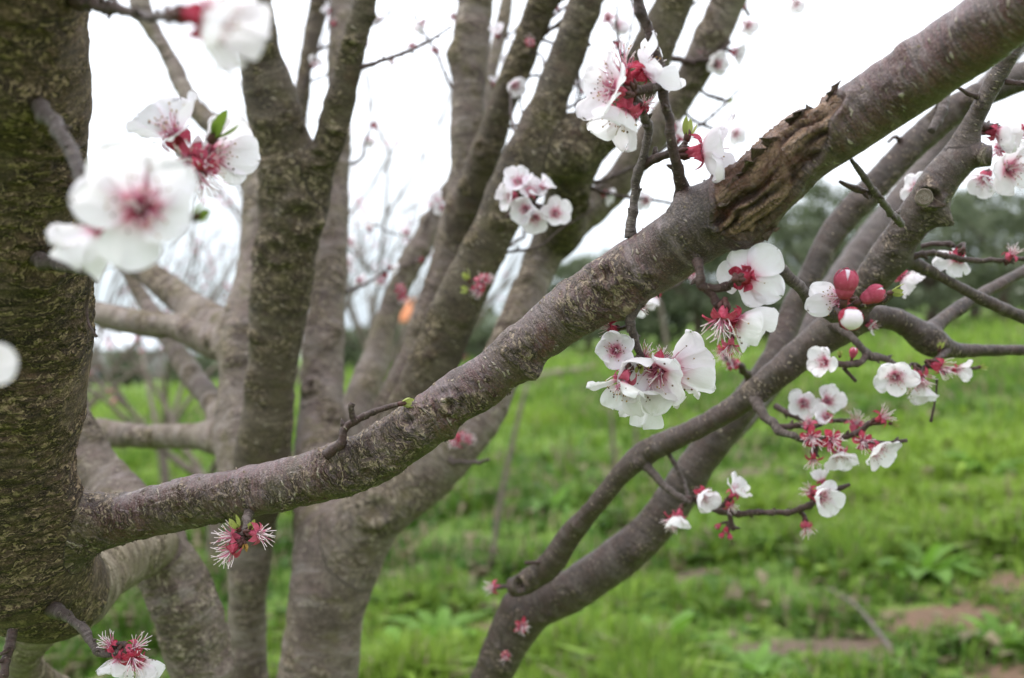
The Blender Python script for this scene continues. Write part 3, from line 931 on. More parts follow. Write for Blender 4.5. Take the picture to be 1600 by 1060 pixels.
g1 = np.sinh(np.linspace(-5.6, 5.6, 221)) / np.sinh(5.6) * 900
g2 = np.concatenate([np.linspace(-60, -4, 14), np.linspace(-2, 12, 110), 12 + (np.exp(np.linspace(0.06, 4.7, 90)) - 1) / (np.exp(4.7) - 1) * 1000])
X, Y = np.meshgrid(g1, g2)
xf, yf = X.ravel(), Y.ravel()
gv = np.stack([xf, yf, hgt(xf, yf)], 1)
nx_, ny_ = len(g1), len(g2)
ii = np.arange(ny_ - 1)[:, None] * nx_ + np.arange(nx_ - 1)[None, :]
gq = np.stack([ii, ii + 1, ii + nx_ + 1, ii + nx_], -1).reshape(-1, 4)
t = NT('meadow_ground')
gp = t.n('ShaderNodeTexCoord').outputs['Object']
sa = t.math('ADD', t.attr('soil', 'Fac'), t.math('MULTIPLY_ADD', t.noise(gp, 6, 4, 0.65), 0.5, -0.25))
gg = t.mix(t.step(t.noise(gp, 0.35, 4, 0.6), 0.38, 0.62), (0.088, 0.150, 0.030), (0.130, 0.200, 0.038))
gg = t.mix(t.step(t.noise(gp, 9, 4, 0.7), 0.48, 0.72, 0, 0.6), gg, (0.055, 0.090, 0.024))
gg = t.mix(t.step(t.noise(gp, 1.3, 4, 0.7), 0.58, 0.75, 0, 0.55), gg, (0.150, 0.124, 0.080))
so = t.mix(t.step(t.noise(gp, 0.7, 2), 0.45, 0.55), (0.120, 0.090, 0.066), (0.150, 0.098, 0.064))
so = t.mix(t.step(t.noise(gp, 22, 4, 0.7), 0.42, 0.7, 0, 0.7), so, (0.09, 0.07, 0.055))
gc = t.mix(t.step(sa, 0.35, 0.6), gg, so)
M['ground'] = t.surf(t.principled(gc, 0.95, t.bump(t.noise(gp, 30, 5, 0.7), 0.03, 0.7), 0.1))
ground = obj('ground', mesh_np('ground', gv, gq, True, [M['ground']], None, {'soil': ('FLOAT', soil_at(xf, yf))}))
tag(ground, kind='structure')

# far hills beyond the plain on the left
hx = np.linspace(-900, 500, 90)
hz = 24 + 16 * np.sin(hx / 170.0) + 9 * vnoise(np.stack([hx / 60, hx * 0, hx * 0], 1), 3) - 0.015 * hx
hv, hq = [], []
for i, (x, z) in enumerate(zip(hx, hz)):
    b = 0.088 * x
    hv += [(x, 860, b - 5), (x, 900, b + z * 0.55), (x, 960, b + z), (x, 1040, b - 5)]
for i in range(len(hx) - 1):
    for j in range(3):
        hq.append((i * 4 + j, i * 4 + 4 + j, i * 4 + 5 + j, i * 4 + 1 + j))
t = NT('hill_scrub')
hp = t.n('ShaderNodeTexCoord').outputs['Object']
M['hill'] = t.surf(t.principled(t.mix(t.step(t.noise(hp, 0.03, 4, 0.7), 0.4, 0.6), (0.10, 0.13, 0.09), (0.16, 0.17, 0.13)), 0.95, None, 0.1))
tag(obj('hills', mesh_np('hills', hv, np.array(hq), True, [M['hill']])), kind='structure')


def blades(n, dmin, dmax, hb, wb, seed, broad=False):
    r = np.random.default_rng(seed)
    inv = r.uniform(1 / dmax, 1 / dmin, n)
    d = 1 / inv
    x = r.uniform(-0.66, 0.66, n) * d
    y = d + r.normal(0, 0.05, n)
    s = soil_at(x, y)
    cl = fbm(np.stack([x * 2.2, y * 2.2, x * 0], 1), 3, 81)          # clumps
    big = fbm(np.stack([x * 0.45, y * 0.3, x * 0 + 3], 1), 3, 83)
    keep = (r.random(n) > s * 0.93) & (r.random(n) < 0.75 + 1.3 * cl)
    x, y, d, cl, big = x[keep], y[keep], d[keep], cl[keep], big[keep]
    n = len(x)
    z = hgt(x, y)
    h = hb * (0.45 + 0.9 * r.random(n) + 1.8 * np.clip(cl, -0.25, 1)) * (1 + d / 22)
    h = h * (1 - 0.72 * soil_at(x, y, 1.9))
    w = wb * (0.6 + 0.8 * r.random(n)) * (1 + d / 9)
    a = r.uniform(0, 2 * np.pi, n)
    lean = r.uniform(0.05, 0.55, n) if not broad else r.uniform(0.7, 1.6, n)
    b = np.stack([x, y, z - 0.01], 1)
    dirx = np.stack([np.cos(a), np.sin(a), 0 * a], 1)
    perp = np.stack([-np.sin(a), np.cos(a), 0 * a], 1)
    up = np.array([0, 0, 1.0])
    mid = b + up * (h * 0.6)[:, None] + dirx * (h * lean * 0.25)[:, None]
    tip = b + up * (h * (1.0 - 0.25 * lean))[:, None] + dirx * (h * lean * 0.85)[:, None]
    wv = perp * (w / 2)[:, None]
    k0 = 0.5 if broad else 1.0
    v = np.stack([b - wv * k0, b + wv * k0, mid + wv * 0.95 * (2 if broad else 1), mid - wv * 0.95 * (2 if broad else 1), tip], 1).reshape(-1, 3)
    i = np.arange(n)[:, None] * 5
    q = i + np.array([0, 1, 2, 3])
    t3 = i + np.array([3, 2, 4])
    u = np.clip(0.5 + 0.9 * big + 0.25 * r.normal(size=n), 0, 1)[:, None]
    c1, c2 = np.array([0.062, 0.142, 0.018]), np.array([0.215, 0.325, 0.040])
    c = c1 * (1 - u) + c2 * u
    dry = (r.random(n) < 0.07 + 0.40 * np.clip(-big, 0, 1))[:, None]
    c = np.where(dry, np.array([0.24, 0.20, 0.12]), c) * (0.75 + 0.5 * r.random(n))[:, None]
    tint = np.repeat(np.concatenate([c, np.ones((n, 1))], 1), 5, 0)
    return v, q, t3, tint


def stuff_blades(name, sets):
    V, Q, T, K, o = [], [], [], [], 0
    for v, q, t3, k in sets:
        V.append(v); Q.append(q + o); T.append(t3 + o); K.append(k); o += len(v)
    me = mesh_np(name, np.vstack(V), [np.vstack(Q), np.vstack(T)], True, [M['grass']], None, {'tint': ('FLOAT_COLOR', np.vstack(K))})
    return tag(obj(name, me), kind='stuff')


stuff_blades('grass', [blades(105000, 2.6, 16, 0.115, 0.009, 11), blades(60000, 14, 75, 0.10, 0.010, 12)])
stuff_blades('ground_cover', [blades(26000, 2.6, 14, 0.10, 0.022, 13, True)])


# leafy weed clumps one can tell apart
def leaf_mesh(name, L, W, curl, seed, nv=7):
    r = random.Random(seed)
    v, q = [], []
    for j in range(nv + 1):
        f = j / nv
        w = W / 2 * (math.sin(math.pi * min(1, f ** 0.8 * 0.97 + 0.03))) ** 0.75
        y, z = L * f * math.cos(curl * f * 0.7), L * f * (0.55 - curl * f)
        for u in (-1, 0, 1):
            v.append((u * w * (1 + 0.12 * r.uniform(-1, 1)), y, z + abs(u) * w * 0.35))
    for j in range(nv):
        for i in (0, 1):
            q.append((j * 3 + i, j * 3 + i + 1, j * 3 + i + 4, j * 3 + i + 3))
    return mesh_np(name, v, np.array(q), True, [M['weed']])


LEAVES = [leaf_mesh('leaf', 1.0, 0.22 + 0.10 * (i % 3), 0.35 + 0.12 * i, i) for i in range(5)]
WEEDS = [
    (1030, 1040, 0.30, 30, 'large bright green weed clump at the bottom, right of the leaning brown branch'),
    (1570, 1010, 0.17, 24, 'small rounded weed clump on the reddish soil at the lower right corner'),
    (1440, 905, 0.26, 26, 'broad leafy weed clump just behind the reddish bare soil'),
    (1320, 880, 0.22, 22, 'dark leafy weed clump below the lowest white blossoms, left of the soil patch'),
    (860, 800, 0.26, 24, 'dark green weed clump behind the middle of the leaning brown branch'),
    (690, 1010, 0.24, 24, 'weed clump between the middle stems and the base of the brown branch'),
    (620, 1050, 0.24, 24, 'weed clump beside the foot of the middle grey stem'),
    (980, 960, 0.20, 20, 'weed clump under the thick lower brown branch'),
    (1180, 1050, 0.20, 20, 'low weed clump at the bottom edge beside the fallen grey stick'),
    (870, 1000, 0.22, 20, 'weed clump in the angle right of the brown branch foot'),
    (1540, 740, 0.34, 20, 'distant weed clump at the right edge of the meadow'),
    (200, 1030, 0.20, 18, 'weed clump below the curving pale limb at the lower left'),
]
for px, py, size, nl, lab in WEEDS:
    g = gpoint(px, py)
    w = empty('weed_clump', (g[0], g[1], float(hgt(g[:1], g[1:2])[0]) - 0.01))
    tag(w, lab, 'weed', 'leafy weed clumps in the meadow')
    for i in range(nl):
        l = obj('leaf', LEAVES[i % 5], w)
        a = i * 2.39996 + RNG.uniform(-0.2, 0.2)
        s_ = size * RNG.uniform(0.75, 1.35)
        l.matrix_local = (Matrix.Rotation(a, 4, 'Z') @ Matrix.Translation((0, 0.02, 0)) @ Matrix.Rotation(RNG.uniform(-0.1, 0.75) * (i / nl) + 0.1, 4, 'X') @ Matrix.Scale(s_, 4))


# evergreen trees along the field edge
def bg_tree(px, d, top, wpx, seed, label, n=3600, shrub=False):
    r = np.random.default_rng(seed)
    x = (px - 800) / F * d
    z0 = ground_z(x, d)
    W0 = 1.0
    ztop = CAMZ + (530 - top) / F * d
    H = ztop - z0
    W = wpx * 1.18 / F * d
    root = empty('shrub' if shrub else 'evergreen_tree', (x, d, z0))
    tag(root, label, 'shrub' if shrub else 'tree', 'dark trees along the far edge of the field')
    b = Bag()
    th = H * (0.12 if shrub else 0.30)
    tr = H * 0.035
    zz = np.linspace(-0.2, th, 8)
    wob = r.normal(0, tr * 0.35, (8, 2)).cumsum(0)
    c = np.stack([wob[:, 0], wob[:, 1], zz], 1)
    b.tube(c, np.linspace(tr * 1.35, tr * 0.8, 8), 9)
    obj('trunk', b.mesh('trunk', [M['midd']]), root)
    for k_ in range(5):
        a = k_ * 1.26 + r.uniform(-0.4, 0.4)
        e_ = c[-1] + np.array([math.cos(a) * W * 0.32, math.sin(a) * W * 0.32, H * r.uniform(0.18, 0.4)])
        m_ = (c[-1] + e_) / 2 + np.array([0, 0, H * 0.04])
        bb = Bag(); bb.tube(spline([c[-2], m_, e_], 4), np.linspace(tr * 0.7, tr * 0.15, 9), 6)
        obj('limb', bb.mesh('limb', [M['midd']]), root)
    nb = 46
    low = 0.05 if shrub else 0.06
    cz = r.uniform(low + 0.05, 0.92, nb) * H
    rel = (cz / H - low) / (1 - low)
    prof = np.sqrt(np.clip(1 - (rel * 1.15 - 0.35) ** 2 / 0.75, 0.08, 1))
    ca = r.uniform(0, 2 * np.pi, nb)
    cr = np.sqrt(r.random(nb)) * W * 0.46 * prof
    ctr = np.stack([np.cos(ca) * cr, np.sin(ca) * cr, cz], 1)
    br = r.uniform(0.09, 0.17, nb) * W
    k_ = r.integers(0, nb, n)
    u = r.normal(size=(n, 3)); u /= np.linalg.norm(u, axis=1)[:, None]
    p = ctr[k_] + u * (br[k_] * r.random(n) ** 0.45)[:, None] * np.array([1, 1, 0.75])
    sz = r.uniform(0.07, 0.17, n) * (d / 55)
    a1 = r.normal(size=(n, 3)); a1 /= np.linalg.norm(a1, axis=1)[:, None]
    a2 = np.cross(a1, r.normal(size=(n, 3))); a2 /= np.linalg.norm(a2, axis=1)[:, None] + 1e-9
    a1 = a1 * (sz * 1.6)[:, None]; a2 = a2 * (sz * 0.8)[:, None]
    v = np.stack([p - a1, p + a2, p + a1, p - a2], 1).reshape(-1, 3)
    q = np.arange(n)[:, None] * 4 + np.arange(4)
    tone = r.random(nb)[k_] * 0.6 + r.random(n) * 0.4
    c = np.array([0.088, 0.112, 0.064]) * (1 - tone[:, None]) + np.array([0.185, 0.215, 0.125]) * tone[:, None]  # leaf tints lightened to stand in for distance haze
    tint = np.repeat(np.concatenate([c, np.ones((n, 1))], 1), 4, 0)
    obj('crown', mesh_np('crown', v, q, False, [M['crown']], None, {'tint': ('FLOAT_COLOR', tint)}), root)


ROW = [
    (1575, 50, 255, 190, 'tall dark evergreen tree at the far right field edge, behind the pink blossoms'),
    (1455, 54, 285, 170, 'dark evergreen tree behind the cut branch stub'),
    (1310, 52, 272, 170, 'dark evergreen tree with gaps of sky just under the torn bark of the bough'),
    (1190, 57, 318, 160, 'dark evergreen tree behind the red calyx blossoms under the bough'),
    (1085, 60, 362, 150, 'dark evergreen tree low behind the middle of the bough'),
    (990, 64, 384, 140, 'dark evergreen tree above the white blossom cluster under the bough'),
    (915, 68, 402, 120, 'dark evergreen tree seen between the bough and the nearest upright limb'),
    (1700, 46, 225, 220, 'dark evergreen tree cut off by the right edge of the picture'),
    (1385, 66, 305, 160, 'paler evergreen tree further back, in the gap between two trees above the crossing twigs'),
    (1520, 66, 290, 160, 'paler evergreen tree further back at the right, behind the crossing twigs'),
    (1245, 68, 335, 150, 'paler evergreen tree further back, left of the tree with gaps of sky'),
    (1135, 70, 365, 140, 'paler evergreen tree further back, over the hanging red blossoms'),
]
for i, (px, d, top, w, lab) in enumerate(ROW):
    bg_tree(px, d, top, w, 100 + i, lab)
for i, (px, d, top, w, lab) in enumerate([
    (845, 70, 440, 120, 'dark shrub left of the evergreen row, behind the leaning limb'),
    (775, 72, 478, 110, 'low dark shrub seen through the gap between two leaning limbs'),
    (700, 74, 492, 110, 'low dark shrub behind the darkest leaning limb'),
    (620, 76, 502, 110, 'low dark shrub in front of the orange roofed house'),
    (555, 78, 512, 90, 'low dark shrub right of the purple grey stem'),
    (300, 95, 556, 80, 'low grey green shrub behind the horizontal limbs on the left'),
    (200, 98, 548, 60, 'low grey green shrub beside the pale farm shed')]):
    bg_tree(px, d, top, w, 200 + i, lab, 1300, True)


# bare orchard trees with pale tangled twigs
def bare_tree(px, d, top, spread, seed, label, lean=0.0):
    r = np.random.default_rng(seed)
    x = (px - 800) / F * d
    z0 = ground_z(x, d)
    H = CAMZ + (530 - top) / F * d - z0
    root = empty('bare_tree', (x, d, z0))
    tag(root, label, 'tree', 'bare orchard trees beyond the middle tree')
    b = Bag()
    tr = 0.045
    fork = np.array([lean * 0.15, 0, H * 0.30])
    b.tube(spline([(0, 0, -0.15), (0.02, 0.01, H * 0.15), fork], 4), np.linspace(tr * 1.2, tr * 0.9, 9), 8)
    obj('trunk', b.mesh('trunk', [M['mid']]), root)

    def grow(bag, p, dirn, L, rad, lvl):
        n = 5
        pts = [p]
        q = p.copy(); dd = dirn.copy()
        for i in range(n):
            dd = dd + r.normal(0, 0.12, 3) + np.array([0, 0, 0.10])
            dd /= np.linalg.norm(dd)
            q = q + dd * L / n
            pts.append(q.copy())
            if lvl < 3 and i > 0 and r.random() < 0.75:
                sd = dd + r.normal(0, 0.55, 3); sd /= np.linalg.norm(sd)
                grow(bag, q.copy(), sd, L * r.uniform(0.35, 0.6), rad * 0.5, lvl + 1)
        bag.tube(np.array(pts), np.linspace(rad, rad * 0.35, n + 1), 5 if lvl < 2 else 4, cap=False)
        if lvl >= 2 and r.random() < 0.35: tips.append(q.copy())
    tips = []
    for k_ in range(6):
        a = k_ * 1.05 + r.uniform(-0.3, 0.3)
        dirn = np.array([math.cos(a) * spread + lean, math.sin(a) * spread * 0.6, 0.8]); dirn /= np.linalg.norm(dirn)
        bb = Bag()
        grow(bb, fork.copy(), dirn, H * r.uniform(0.6, 0.8), tr * 0.55, 0)
        obj('limb', bb.mesh('limb', [M['mid']]), root)
    bb = Bag()
    for p in tips:
        for i in range(5):
            u = r.normal(size=3); u /= np.linalg.norm(u)
            w = np.cross(u, r.normal(size=3)); w /= np.linalg.norm(w)
            s_ = 0.016
            bb.add([p + u * 0.004, p + u * s_ + w * s_ * 0.6, p + u * s_ * 1.7, p + u * s_ - w * s_ * 0.6], [[0, 1, 2, 3]], m=int(i > 2))
    if tips:
        o = obj('blossoms', bb.mesh('blossoms', [M['petal'], M['sepal']]), root)
        tag(o, kind='stuff')


bare_tree(505, 6.4, 270, 0.75, 301, 'bare tree with thin dark twigs fanning right, seen between the two middle stems', 0.35)
bare_tree(255, 8.5, 380, 0.9, 302, 'bare tree with pale tangled twigs behind the horizontal limbs on the left', -0.1)
bare_tree(120, 11, 330, 0.9, 303, 'bare tree partly hidden by the mossy left trunk', 0.2)
bare_tree(600, 9.5, 330, 0.8, 305, 'bare tree with fine twigs in the gap right of the purple grey stem', 0.3)
bare_tree(330, 6.8, 430, 1.0, 306, 'bare tree low behind the lowest horizontal limb on the left', -0.2)
bare_tree(420, 13, 420, 0.8, 304, 'bare tree mostly hidden behind the grey forked stem', 0.1)


# far buildings
def box(bag, x0, x1, y0, y1, z0, z1, m=0):
    v = [(x, y, z) for z in (z0, z1) for y in (y0, y1) for x in (x0, x1)]
    bag.add(v, [[0, 1, 3, 2][::-1], [4, 5, 7, 6], [0, 1, 5, 4], [2, 3, 7, 6][::-1], [0, 2, 6, 4][::-1], [1, 3, 7, 5]], m=m)


M['wall_pale'] = plain('plaster_ochre', (0.42, 0.30, 0.19), 0.9)
M['wall_grey'] = plain('shed_wall_grey', (0.25, 0.24, 0.23), 0.9)
M['tile'] = plain('roof_tile_orange', (0.45, 0.17, 0.07), 0.8)
M['tin'] = plain('roof_sheet_pale', (0.70, 0.74, 0.78), 0.45)
M['glass'] = plain('window_dark', (0.03, 0.035, 0.04), 0.15, 0.6)


def building(name, label, px0, px1, d, eave, ridge, wall, roof, wins):
    x0, x1 = (px0 - 800) / F * d, (px1 - 800) / F * d
    z0 = min(ground_z(x0, d), ground_z(x1, d))
    ze, zr = CAMZ + (530 - eave) / F * d - z0, CAMZ + (530 - ridge) / F * d - z0
    root = empty(name, ((x0 + x1) / 2, d, z0))
    tag(root, label, 'building')
    w, dp = (x1 - x0) / 2, 5.0
    b = Bag(); box(b, -w, w, 0, 2 * dp, -0.5, ze)
    b.add([(-w, 0.01, ze), (-w, 2 * dp - 0.01, ze), (-w, dp, zr - 0.05), (w, 0.01, ze), (w, 2 * dp - 0.01, ze), (w, dp, zr - 0.05)], t=[[0, 2, 1], [3, 4, 5]])
    obj('wall', b.mesh('wall', [M[wall]], False), root)
    b = Bag()
    th = 0.18
    for sgn, ya, yb in ((1, -0.5, dp), (-1, 2 * dp + 0.5, dp)):
        za = ze - (zr - ze) * 0.1
        v = [(-w - .4, ya, za), (w + .4, ya, za), (w + .4, yb, zr), (-w - .4, yb, zr)]
        v += [(a, c, e_ + th) for a, c, e_ in v]
        q = [[0, 1, 2, 3], [7, 6, 5, 4], [0, 4, 5, 1], [1, 5, 6, 2], [3, 2, 6, 7], [0, 3, 7, 4]]
        b.add(v, q)
    obj('roof', b.mesh('roof', [M[roof]], False), root)
    for (u, zz, ww, hh, nm) in wins:
        b = Bag(); box(b, u * w - ww / 2, u * w + ww / 2, -0.06, 0.05, zz, zz + hh)
        obj(nm, b.mesh(nm, [M['glass']], False), root)


building('house', 'distant ochre house with an orange tiled roof seen between the leaning limbs', 604, 692, 130, 500, 466, 'wall_pale', 'tile',
         [(-0.5, 4.0, 0.9, 1.2, 'window'), (0.1, 4.0, 0.9, 1.2, 'window'), (0.6, 4.0, 0.9, 1.2, 'window'), (0.1, 0.2, 1.1, 2.1, 'door')])
building('farm_shed', 'distant grey farm shed with pale sheet roof behind the horizontal limbs at left', 108, 262, 150, 545, 516, 'wall_grey', 'tin',
         [(-0.5, 0.2, 3.0, 3.0, 'door'), (0.45, 1.5, 1.5, 1.2, 'window')])


# sticks and dry stems in the grass
def stick(name, label, cat, pts, mat='twigg', group=None):
    b = Bag()
    q = spline([(*p, r_) for p, r_ in pts], 5)
    b.tube(q[:, :3], q[:, 3] * (1 + 0.15 * vnoise(q[:, :3] * 23, 4)), 7)
    return tag(obj(name, b.mesh(name, [M[mat]])), label, cat, group)


def gup(px, py, h):
    g = gpoint(px, py); g[2] += h
    return g


stick('fallen_stick', 'long grey fallen stick lying in the grass left of the bare soil', 'stick',
      [(gup(1290, 930, 0.04), 0.006), (gup(1335, 962, 0.05), 0.008), (gup(1372, 1003, 0.04), 0.009), (gup(1408, 1052, 0.03), 0.010), (gup(1440, 1110, 0.03), 0.011)])
stick('fallen_log', 'pale brown log lying far back in the grass below the middle of the bough', 'log',
      [(gup(822, 600, 0.10), 0.13), (gup(860, 592, 0.13), 0.14), (gup(905, 585, 0.13), 0.13), (gup(925, 581, 0.12), 0.11)], 'pale')


def stem(label, pts):
    pp = [(P(a, b, d), r_ * d / F) for a, b, d, r_ in pts]
    return stick('dry_stem', label, 'stem', pp, 'mid', 'thin dry stems standing in the grass')


def stem_on(px, py, ptop, dx, r_, label):
    d = gdist(px, py)
    stem(label, [(px, py + 6, d, r_), (px + dx * 0.2, py * 0.7 + ptop * 0.3, d, r_), (px + dx * 0.55, py * 0.35 + ptop * 0.65, d, r_ * 0.9), (px + dx, ptop, d, r_ * 0.6)])


stem_on(766, 900, 600, 58, 4.5, 'long thin dry stem leaning right in the grass, left of the brown branches')
stem_on(960, 735, 640, -6, 3.5, 'short dry stem standing under the white blossom cluster')
stem_on(990, 735, 650, 6, 3.0, 'short dry stem standing just right of another under the white blossom cluster')
stem_on(1048, 600, 470, -18, 4, 'dry stem standing in front of the trees beneath the bough')
#---PART4---
# ------------------------------------------------------------------ twigs
TW = [0]


def wpt(p):
    return P(p[0], p[1], p[2])


def twig(T, pts, mat='twig', name='twig', bud=True, knob=0.30):
    """pts: photo px, py, distance, radius px"""
    TW[0] += 1
    r = np.random.default_rng(1000 + TW[0])
    q0 = [(*P(a, b, d), rr * d / F) for a, b, d, rr in pts]
    L = sum(np.linalg.norm(np.array(q0[i][:3]) - np.array(q0[i + 1][:3])) for i in range(len(q0) - 1))
    sub = max(4, int(L / 0.0016 / max(1, len(q0) - 1)))
    sub = min(sub, 40)
    q = spline(q0, sub)
    c, rad = q[:, :3], q[:, 3]
    s = np.concatenate([[0], np.cumsum(np.linalg.norm(np.diff(c, axis=0), axis=1))])
    # leaf scars and nodes: short swellings, the axis kinks a little at each
    pos, k = [], r.uniform(0.012, 0.018)
    while k < L:
        pos.append(k); k += r.uniform(0.006, 0.015)
    rm = np.ones(len(c))
    kink = np.zeros((len(c), 3))
    for k in pos:
        rm += knob * min(1.0, 0.0032 / rad.max()) * r.uniform(0.5, 1.3) * np.exp(-((s - k) / 0.0016) ** 2)
        kink += np.exp(-((s - k) / 0.005) ** 2)[:, None] * r.normal(0, 0.12, 3) * rad[:, None] * 2
    c = c + kink * (np.minimum(s, L - s) / (L + 1e-9)).clip(0, 0.2)[:, None] * 5
    sides = 12 if rad.max() > 0.0015 else 8
    t_, n_, b_ = frames(c)
    rr = rad[:, None] * rm[:, None] * (1 + 0.10 * vnoise(np.repeat(c, sides, 0) * 700 + np.tile(np.arange(sides), len(c))[:, None] * 1.7, TW[0]).reshape(-1, sides))
    bag = Bag()
    bag.tube(c, rr, sides)
    # small side buds at the nodes
    if bud:
        for k in pos:
            if r.random() < 0.55:
                i = int(np.argmin(abs(s - k)))
                a = r.uniform(0, 2 * np.pi)
                dv = n_[i] * math.cos(a) + b_[i] * math.sin(a)
                p0 = c[i] + dv * rad[i] * 0.6
                ax = dv * 0.8 + t_[i] * 0.6
                sz = min(0.0022, rad[i] * 0.9 + 0.0006) * r.uniform(0.7, 1.3)
                bag.tube([p0, p0 + ax * sz * 0.7, p0 + ax * sz * 1.5, p0 + ax * sz * 2.1], np.array([0.55, 0.62, 0.4, 0.06]) * sz, 7)
    o = T.add(obj(name, bag.mesh(name, [M[mat]])))
    return o


# ------------------------------------------------------------------ blossom kit (metres, +Z is the way the flower faces)
def petal_mesh(seed, cup, ruffle):
    r = random.Random(seed)
    L, W = 0.0143 * r.uniform(0.96, 1.06), 0.0146 * r.uniform(0.92, 1.08)
    nu = 14
    v, uv, q = [], [], []
    off = np.random.default_rng(seed).uniform(0, 50, 3)
    fs = np.concatenate([np.linspace(0, 0.52, 8), 0.55 + 0.45 * np.sin(np.linspace(0.10, 1, 10) * math.pi / 2)])
    nv = len(fs) - 1
    for f in fs:
        if f < 0.55:
            w = 0.13 + 0.87 * math.sin(f / 0.55 * math.pi / 2) ** 1.05
        else:
            w = math.sqrt(max(0.0, 1 - ((f - 0.55) / 0.45) ** 2)) * 0.97 + 0.03
        for i in range(nu + 1):
            u = i / nu * 2 - 1
            n1, n2, n3 = vnoise(np.array([[u * 1.3 + off[0], f * 1.8 + off[1], off[2]], [u * 3.0 + off[1], f * 3.2 + off[2], off[0]], [u * 6.0 + off[2], f * 3.5 + off[0], off[1]]]), seed)
            x = u * W / 2 * w * (1 + 0.07 * n2)
            rr = math.hypot(u * w, f)
            y = L * f * (1 - 0.05 * math.exp(-(u / 0.3) ** 2) * f ** 8 + 0.04 * n2 * f + 0.02 * n3 * f)
            z = L * (cup * (0.05 * f + 0.20 * f * f) + cup * 0.26 * (u * w) ** 2 * (0.4 + 0.6 * f)) + L * ruffle * (n1 * rr ** 1.5 + 0.75 * n2 * rr ** 2.5 + 0.35 * n3 * rr ** 3)
            v.append((x, y + 0.0011, z)); uv.append((u * 0.5 + 0.5, f))
    for j in range(nv):
        for i in range(nu):
            a = j * (nu + 1) + i
            q.append((a, a + 1, a + nu + 2, a + nu + 1))
    return mesh_np('petal', v, np.array(q), True, [M['petal']], None, None, uv)


PET = [petal_mesh(10 + i, 0.45 + 0.42 * (i % 4), 0.12 + 0.06 * (i % 3)) for i in range(10)]


def lathe(bag, prof, sides, m, jitter=0.0, seed=0):
    r = np.random.default_rng(seed)
    c = np.array([(0, 0, z) for _, z in prof])
    a = np.linspace(0, 2 * np.pi, sides, endpoint=False)
    v = np.array([[(R * (1 + jitter * r.normal())) * math.cos(x) for x in a] for R, z in prof])
    w = np.array([[R * math.sin(x) for x in a] for R, z in prof])
    z = np.repeat(np.array([z for _, z in prof])[:, None], sides, 1)
    V = np.stack([v, w, z], -1).reshape(-1, 3)
    i = np.arange(len(prof) - 1)[:, None] * sides
    j = np.arange(sides)[None, :]
    k = (j + 1) % sides
    bag.add(V, np.stack([i + j, i + k, i + sides + k, i + sides + j], -1).reshape(-1, 4), m=m)


def calyx_mesh(seed, reflex, size=1.0):
    r = random.Random(seed)
    b = Bag()
    lathe(b, [(0.0004, -0.0068), (0.0016, -0.0066), (0.0021, -0.0050), (0.0022, -0.0030), (0.0025, -0.0012), (0.0030, 0.0), (0.0027, 0.0003), (0.0020, -0.0012), (0.0012, -0.0030), (0.0001, -0.0034)], 14, 0, 0.02, seed)
    for k in range(5):
        a0 = k * 2 * math.pi / 5 + r.uniform(-0.15, 0.15) + math.pi / 5
        L, W = 0.0062 * size * r.uniform(0.85, 1.15), 0.0048 * size * r.uniform(0.9, 1.1)
        rf = reflex + r.uniform(-0.35, 0.35)
        v, q = [], []
        nv, nu = 6, 4
        for j in range(nv + 1):
            f = j / nv
            w = W / 2 * (0.55 + 0.45 * math.sin(math.pi * min(1, f * 0.85 + 0.1))) * (1 - f ** 4 * 0.85)
            th = rf * f
            y = 0.0026 + L * f * math.cos(th * 0.75)
            z = -L * f * math.sin(th * 0.75) + 0.0002
            for i in range(nu + 1):
                u = i / nu * 2 - 1
                v.append((u * w, y, z + (0.0009 * u * u * (0.4 + f)) * (1 if r.random() < 2 else 1)))
        for j in range(nv):
            for i in range(nu):
                p = j * (nu + 1) + i
                q.append((p, p + 1, p + nu + 2, p + nu + 1))
        R = Matrix.Rotation(a0, 3, 'Z')
        b.add([tuple(R @ Vector(p)) for p in v], q, m=0)
    # brown bud scales clasping the base
    for k in range(5):
        a = k * 1.26 + r.uniform(-0.3, 0.3)
        p0 = np.array([math.cos(a) * 0.0010, math.sin(a) * 0.0010, -0.0088])
        p1 = np.array([math.cos(a) * 0.0021, math.sin(a) * 0.0021, -0.0068])
        p2 = np.array([math.cos(a) * 0.0025, math.sin(a) * 0.0025, -0.0048])
        b.tube([p0, p1, p2], [0.0010, 0.0012, 0.0002], 6, m=1)
    b.tube([(0, 0, -0.011), (0, 0, -0.0085), (0, 0, -0.0060)], [0.0013, 0.0015, 0.0012], 8, m=1)
    return b.mesh('blossom', [M['sepal'], M['scale']])


